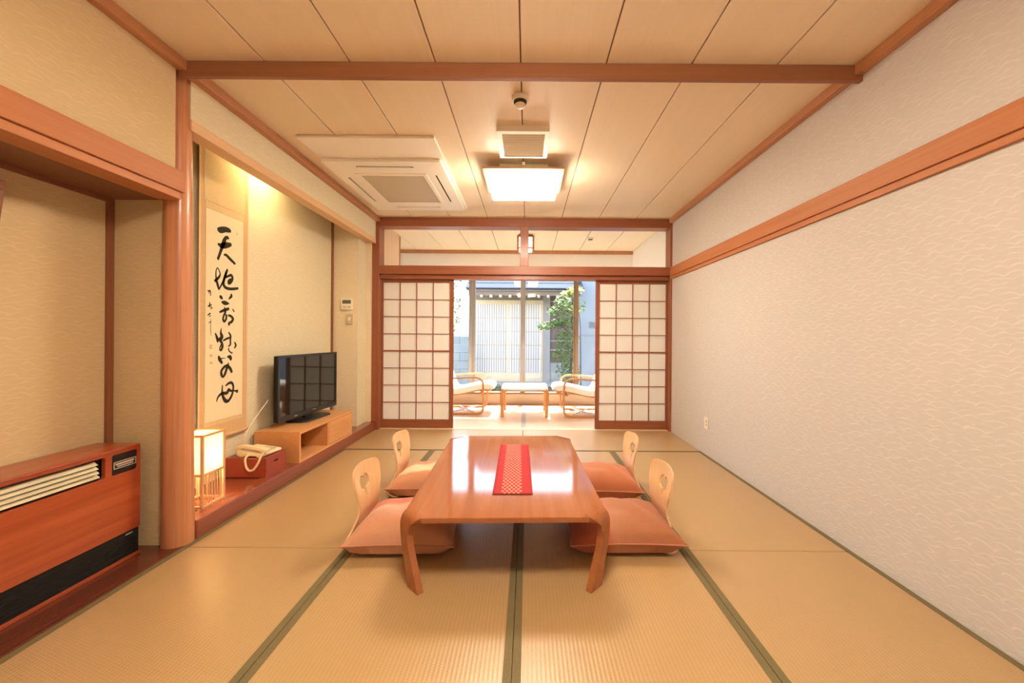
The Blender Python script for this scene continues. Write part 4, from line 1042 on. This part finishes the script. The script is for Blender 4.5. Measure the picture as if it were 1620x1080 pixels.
# ------------------------------------------------------------------ garden and neighbouring house
struct('ground', B(-14, 14, 6.62, 24, -.60, -.35), 'soil', 'bare garden ground outside the window', 'ground')
struct('trim_24', B(-3.0, 1.85, 6.61, 6.80, -.60, -.02), 'concrete', 'concrete footing outside the sunroom window', 'footing')
YH = 9.5
hs = thing('wooden_house', 'neighbouring timber house with white lattice doors across the garden', 'house', (-.3, YH, -.35))
B(-1.34, .38, YH + .02, YH + .14, 2.03, 2.62).build('upper_wall', 'ext_wood', hs)
B(-1.34, .55, YH - .03, YH + .12, 2.02, 2.135).build('lintel_beam', 'ext_wood', hs, bevel=.004)
B(-1.34, .38, YH - .02, YH + .10, 1.965, 2.02).build('door_head', 'ext_lattice', hs)
B(-1.42, .62, YH - .55, YH + .1, -.02, .04).build('veranda_board', 'ext_post', hs, bevel=.004)
B(-1.42, .62, YH - .45, YH + .1, -.345, -.02).build('veranda_skirt', 'ext_wood', hs)
B(-1.34, .38, YH - .02, YH + .12, .04, .085).build('door_track', 'ext_lattice', hs)
for x0, x1 in ((.375, .55), (-1.42, -1.32)): B(x0, x1, YH - .05, YH + .12, -.34, 2.25).build('post', 'ext_post', hs, bevel=.004)
for n_, (x0, x1, yy) in enumerate(((-1.32, -.43, YH + .012), (-.49, .375, YH - .018))):
    d = B(x0 + .045, x1 - .045, yy + .022, yy + .026, .25, 1.925).build('lattice_door', 'ext_paper', hs)
    for a in (x0, x1 - .05): B(a, a + .05, yy, yy + .03, .085, 1.965).build('stile', 'ext_lattice', d)
    B(x0 + .05, x1 - .05, yy, yy + .03, .085, .255).build('bottom_board', 'ext_lattice', d)
    B(x0 + .05, x1 - .05, yy, yy + .03, 1.92, 1.965).build('top_rail', 'ext_lattice', d)
    for k in range(1, 5): B(x0 + .05, x1 - .05, yy + .008, yy + .02, .255 + k * .333 - .009, .255 + k * .333 + .009).build('cross_rail', 'ext_lattice', d)
    nb = int((x1 - x0 - .1) / .056)
    b0 = MB().box(-.0065, .0065, yy + .004, yy + .018, .255, 1.92).build('lattice_bar', 'ext_post', d, world=False)
    b0.data.transform(Matrix.Translation((0, -YH, .35)))
    for k in range(1, nb):
        xx = x0 + .05 + (x1 - x0 - .1) * k / nb
        if k == 1: b0.location = (xx + .3, 0, 0)
        else: inst(b0, d, (xx + .3, 0, 0))
# eave
EY, EZ = 8.78, 2.07
B(-1.34, 1.20, EY + .02, EY + .10, EZ - .005, EZ + .10).build('eave_board', 'ext_wood', hs)
for k in range(12):
    x = -1.26 + k * .215
    MB().add([(x - .03, EY - .03, EZ - .055), (x + .03, EY - .03, EZ - .055), (x + .03, YH + .02, EZ + .10), (x - .03, YH + .02, EZ + .10),
              (x - .03, EY - .03, EZ + .005), (x + .03, EY - .03, EZ + .005), (x + .03, YH + .02, EZ + .16), (x - .03, YH + .02, EZ + .16)],
             [(0, 3, 2, 1), (4, 5, 6, 7), (0, 1, 5, 4), (1, 2, 6, 5), (2, 3, 7, 6), (3, 0, 4, 7)]).build('rafter', 'rafter', hs)
def slope(x0, x1, y0, z0, y1, z1, th): return MB().add([(x0, y0, z0), (x1, y0, z0), (x1, y1, z1), (x0, y1, z1), (x0, y0, z0 + th), (x1, y0, z0 + th), (x1, y1, z1 + th), (x0, y1, z1 + th)],
             [(0, 3, 2, 1), (4, 5, 6, 7), (0, 1, 5, 4), (1, 2, 6, 5), (2, 3, 7, 6), (3, 0, 4, 7)])
slope(-1.38, 1.24, EY - .06, EZ + .09, 12.2, 3.75, .03).build('roof_deck', 'ext_wood', hs)
for k in range(10):
    y0 = EY - .10 + k * .345; z0 = EZ + .115 + k * .345 * .462
    slope(-1.40, 1.26, y0, z0 + .012, y0 + .36, z0 + .36 * .462, .028).build('tile_course', 'tile', hs)
B(-1.40, -1.32, YH + .1, 12.0, -.34, 2.5).build('side_wall', 'ext_wood', hs)
# plank wall to the right
for k in range(6):
    x = .56 + k * .095
    B(x, x + .094, YH + .02 + .006 * (k % 2), YH + .05 + .006 * (k % 2), .50, 2.30).build('plank', 'ext_wood_z', hs)
B(.55, 1.135, YH + .058, YH + .10, .45, 2.30).build('wall_backing', 'ext_wood', hs)
for z in (.80, 1.02, 1.52, 1.98): B(.555, 1.13, YH - .01, YH + .02, z, z + .03).build('batten', 'ext_post', hs)
B(.555, 1.13, YH - .02, YH + .12, -.34, .50).build('plinth', 'concrete', hs)
# rendered wall on the far right with a vent cover
r = thing('rendered_wall', 'pale grey rendered garden wall right of the timber house', 'wall', (2.6, 9.3, -.35))
B(1.14, 4.6, 9.25, 9.40, -.345, 1.155).build('lower_wall', 'render_wall', r)
B(1.14, 4.6, 9.27, 9.38, 1.195, 4.2).build('upper_wall', 'render_wall', r)
B(1.13, 4.6, 9.235, 9.41, 1.155, 1.195).build('seam_ledge', 'concrete', r)
r = thing('vent_cover', 'small louvred vent cover on the rendered wall', 'vent', (1.62, 9.26, 1.36))
plate(rrect(1.46, 1.78, 1.36, 1.50, .008), [[(1.475, 1.375), (1.765, 1.375), (1.765, 1.485), (1.475, 1.485)][::-1]], lambda a, b: ((a, 9.259, b), (0, 1, 0)), .02).build('cover_frame', 'concrete', r)
for k in range(3): B(1.476, 1.764, 9.252, 9.262, 1.383 + k * .036, 1.401 + k * .036).build('louver', 'alu', r)
# block wall on the left
r = thing('block_wall', 'blue-grey block garden wall on the left outside', 'wall', (-3.0, 8.8, -.35))
for j in range(8):
    for i in range(7):
        x0 = -1.32 - (i + 1) * .40 + (.2 if j % 2 else 0)
        x1 = min(x0 + .394, -1.30)
        B(x0, x1, 8.75 + .002 * ((i * 3 + j) % 3), 8.88, -.345 + j * .185, -.345 + j * .185 + .180).build('block', 'block', r)
B(-4.1, -1.30, 8.74, 8.89, 1.137, 1.18).build('coping', 'concrete', r)

def leaves(name, parent, blobs, n, size, mat):
    vs = []; fs = []
    tot = sum(b[3] ** 2 for b in blobs)
    for (cx, cy, cz, rr, *fl) in blobs:
        fz = fl[0] if fl else .7
        for _ in range(int(n * rr * rr / tot)):
            d = Vector((random.gauss(0, 1), random.gauss(0, 1), random.gauss(0, 1))).normalized() * rr * random.random() ** .45
            c = Vector((cx + d.x, cy + d.y, cz + d.z * fz))
            a = Vector((random.gauss(0, 1), random.gauss(0, 1), random.gauss(0, .5))).normalized()
            b = a.orthogonal().normalized(); s = size * random.uniform(.6, 1.3)
            k = len(vs)
            vs += [c - a * s, c - b * s * .45 - a * s * .1, c + a * s, c + b * s * .45 - a * s * .1]
            fs.append((k, k + 1, k + 2, k + 3))
    m = MB(); m.v = [tuple(v) for v in vs]; m.f = fs
    return m.build(name, mat, parent, kind='stuff')
def tree(name, label, cat, basep, limbs, blobs, n, size, mat, rt=.035):
    r = thing(name, label, cat, basep)
    MB().tube(spline(limbs[0], 5), [rt * (1 - .6 * i / (5 * (len(limbs[0]) - 1))) for i in range(5 * (len(limbs[0]) - 1) + 1)], 8).build('trunk', 'bark', r, smooth=True)
    for l in limbs[1:]:
        q = spline(l, 4); MB().tube(q, [rt * .4 * (1 - .6 * i / len(q)) for i in range(len(q))], 6).build('branch', 'bark', r, smooth=True)
    leaves('foliage', r, blobs, n, size, mat)
    return r
random.seed(11)
tree('garden_maple', 'leafy green maple reaching in front of the plank wall', 'tree', (.95, 8.35, -.35),
     [[(.95, 8.35, -.36), (.93, 8.33, .4), (.98, 8.32, 1.0), (.95, 8.3, 1.6), (.98, 8.3, 2.1)], [(.96, 8.32, 1.15), (.70, 8.28, 1.38), (.35, 8.22, 1.42)], [(.97, 8.3, 1.6), (.75, 8.3, 1.72), (.60, 8.3, 1.70)], [(.97, 8.3, .8), (.80, 8.2, .9)]],
     [(.62, 8.28, 1.42, .22, .45), (.36, 8.24, 1.36, .20, .5), (.86, 8.3, 1.48, .26, .7), (.60, 8.3, 1.68, .20, .6), (.84, 8.3, 1.12, .28, .9), (.80, 8.3, .78, .28, .9), (.95, 8.3, 1.8, .30), (.88, 8.3, .42, .28, .9), (.75, 8.3, 1.9, .2)], 2300, .034, 'leaf')
tree('lime_creeper', 'yellow-green leafy climber at the corner of the tiled eave', 'plant', (1.10, 7.9, -.35),
     [[(1.10, 7.9, -.36), (1.08, 7.9, .8), (1.06, 7.9, 1.5), (.95, 7.88, 2.0)]],
     [(.83, 7.86, 2.02, .16, .4), (.98, 7.88, 2.10, .18, .5), (.97, 7.88, 1.70, .12, .8)], 420, .04, 'leaf_light', .015)
tree('garden_shrub', 'grey-green shrub at the foot of the right window frame', 'shrub', (.72, 7.35, -.35),
     [[(.72, 7.35, -.36), (.72, 7.35, -.1), (.74, 7.35, .15)]], [(.66, 7.35, .05, .20, .8), (.86, 7.38, .12, .20, 1.0), (.78, 7.35, .36, .14, 1.0)], 800, .04, 'leaf_dark', .02)
tree('low_shrub', 'small dark shrub beside the left armchair outside the glass', 'shrub', (-.68, 7.6, -.35),
     [[(-.68, 7.6, -.36), (-.68, 7.6, -.2), (-.66, 7.6, .0)]], [(-.68, 7.6, .02, .22, 1.0), (-.45, 7.65, -.10, .20, .8)], 600, .035, 'leaf_dark', .02)
tree('far_tree', 'pale hazy tree beyond the block wall on the left', 'tree', (-2.85, 11.2, -.35),
     [[(-2.85, 11.2, -.36), (-2.8, 11.2, 1.0), (-2.85, 11.2, 2.4), (-2.75, 11.2, 3.2)], [(-2.85, 11.2, 1.6), (-2.45, 11.1, 2.0)], [(-2.85, 11.2, 2.2), (-3.2, 11.2, 2.6)]],
     [(-2.33, 11.1, 2.0, .50), (-2.5, 11.2, 2.7, .65), (-3.1, 11.2, 2.2, .6), (-2.35, 11.2, 1.5, .45)], 1300, .06, 'leaf', .07)
for k, (x, y, s, lb) in enumerate(((-.42, 8.55, .20, 'flat grey stepping stone before the lattice doors, left one'), (.12, 8.6, .18, 'flat grey stepping stone before the lattice doors, right one'), (-.62, 7.9, .14, 'rounded grey garden stone beside the low shrub'))):
    m = MB().lathe([(s * .8, -.02), (s, .05), (s * .92, .14), (s * .5, .19)], (x, y, -.35), 12)
    m.v = [(p[0] + random.uniform(-.015, .015), p[1] + random.uniform(-.015, .015), p[2] + random.uniform(-.01, .01)) for p in m.v]
    m.build('garden_stone', 'stone', None, at=(x, y, -.35), smooth=True, label=lb, cat='stone', group='stones in the garden')
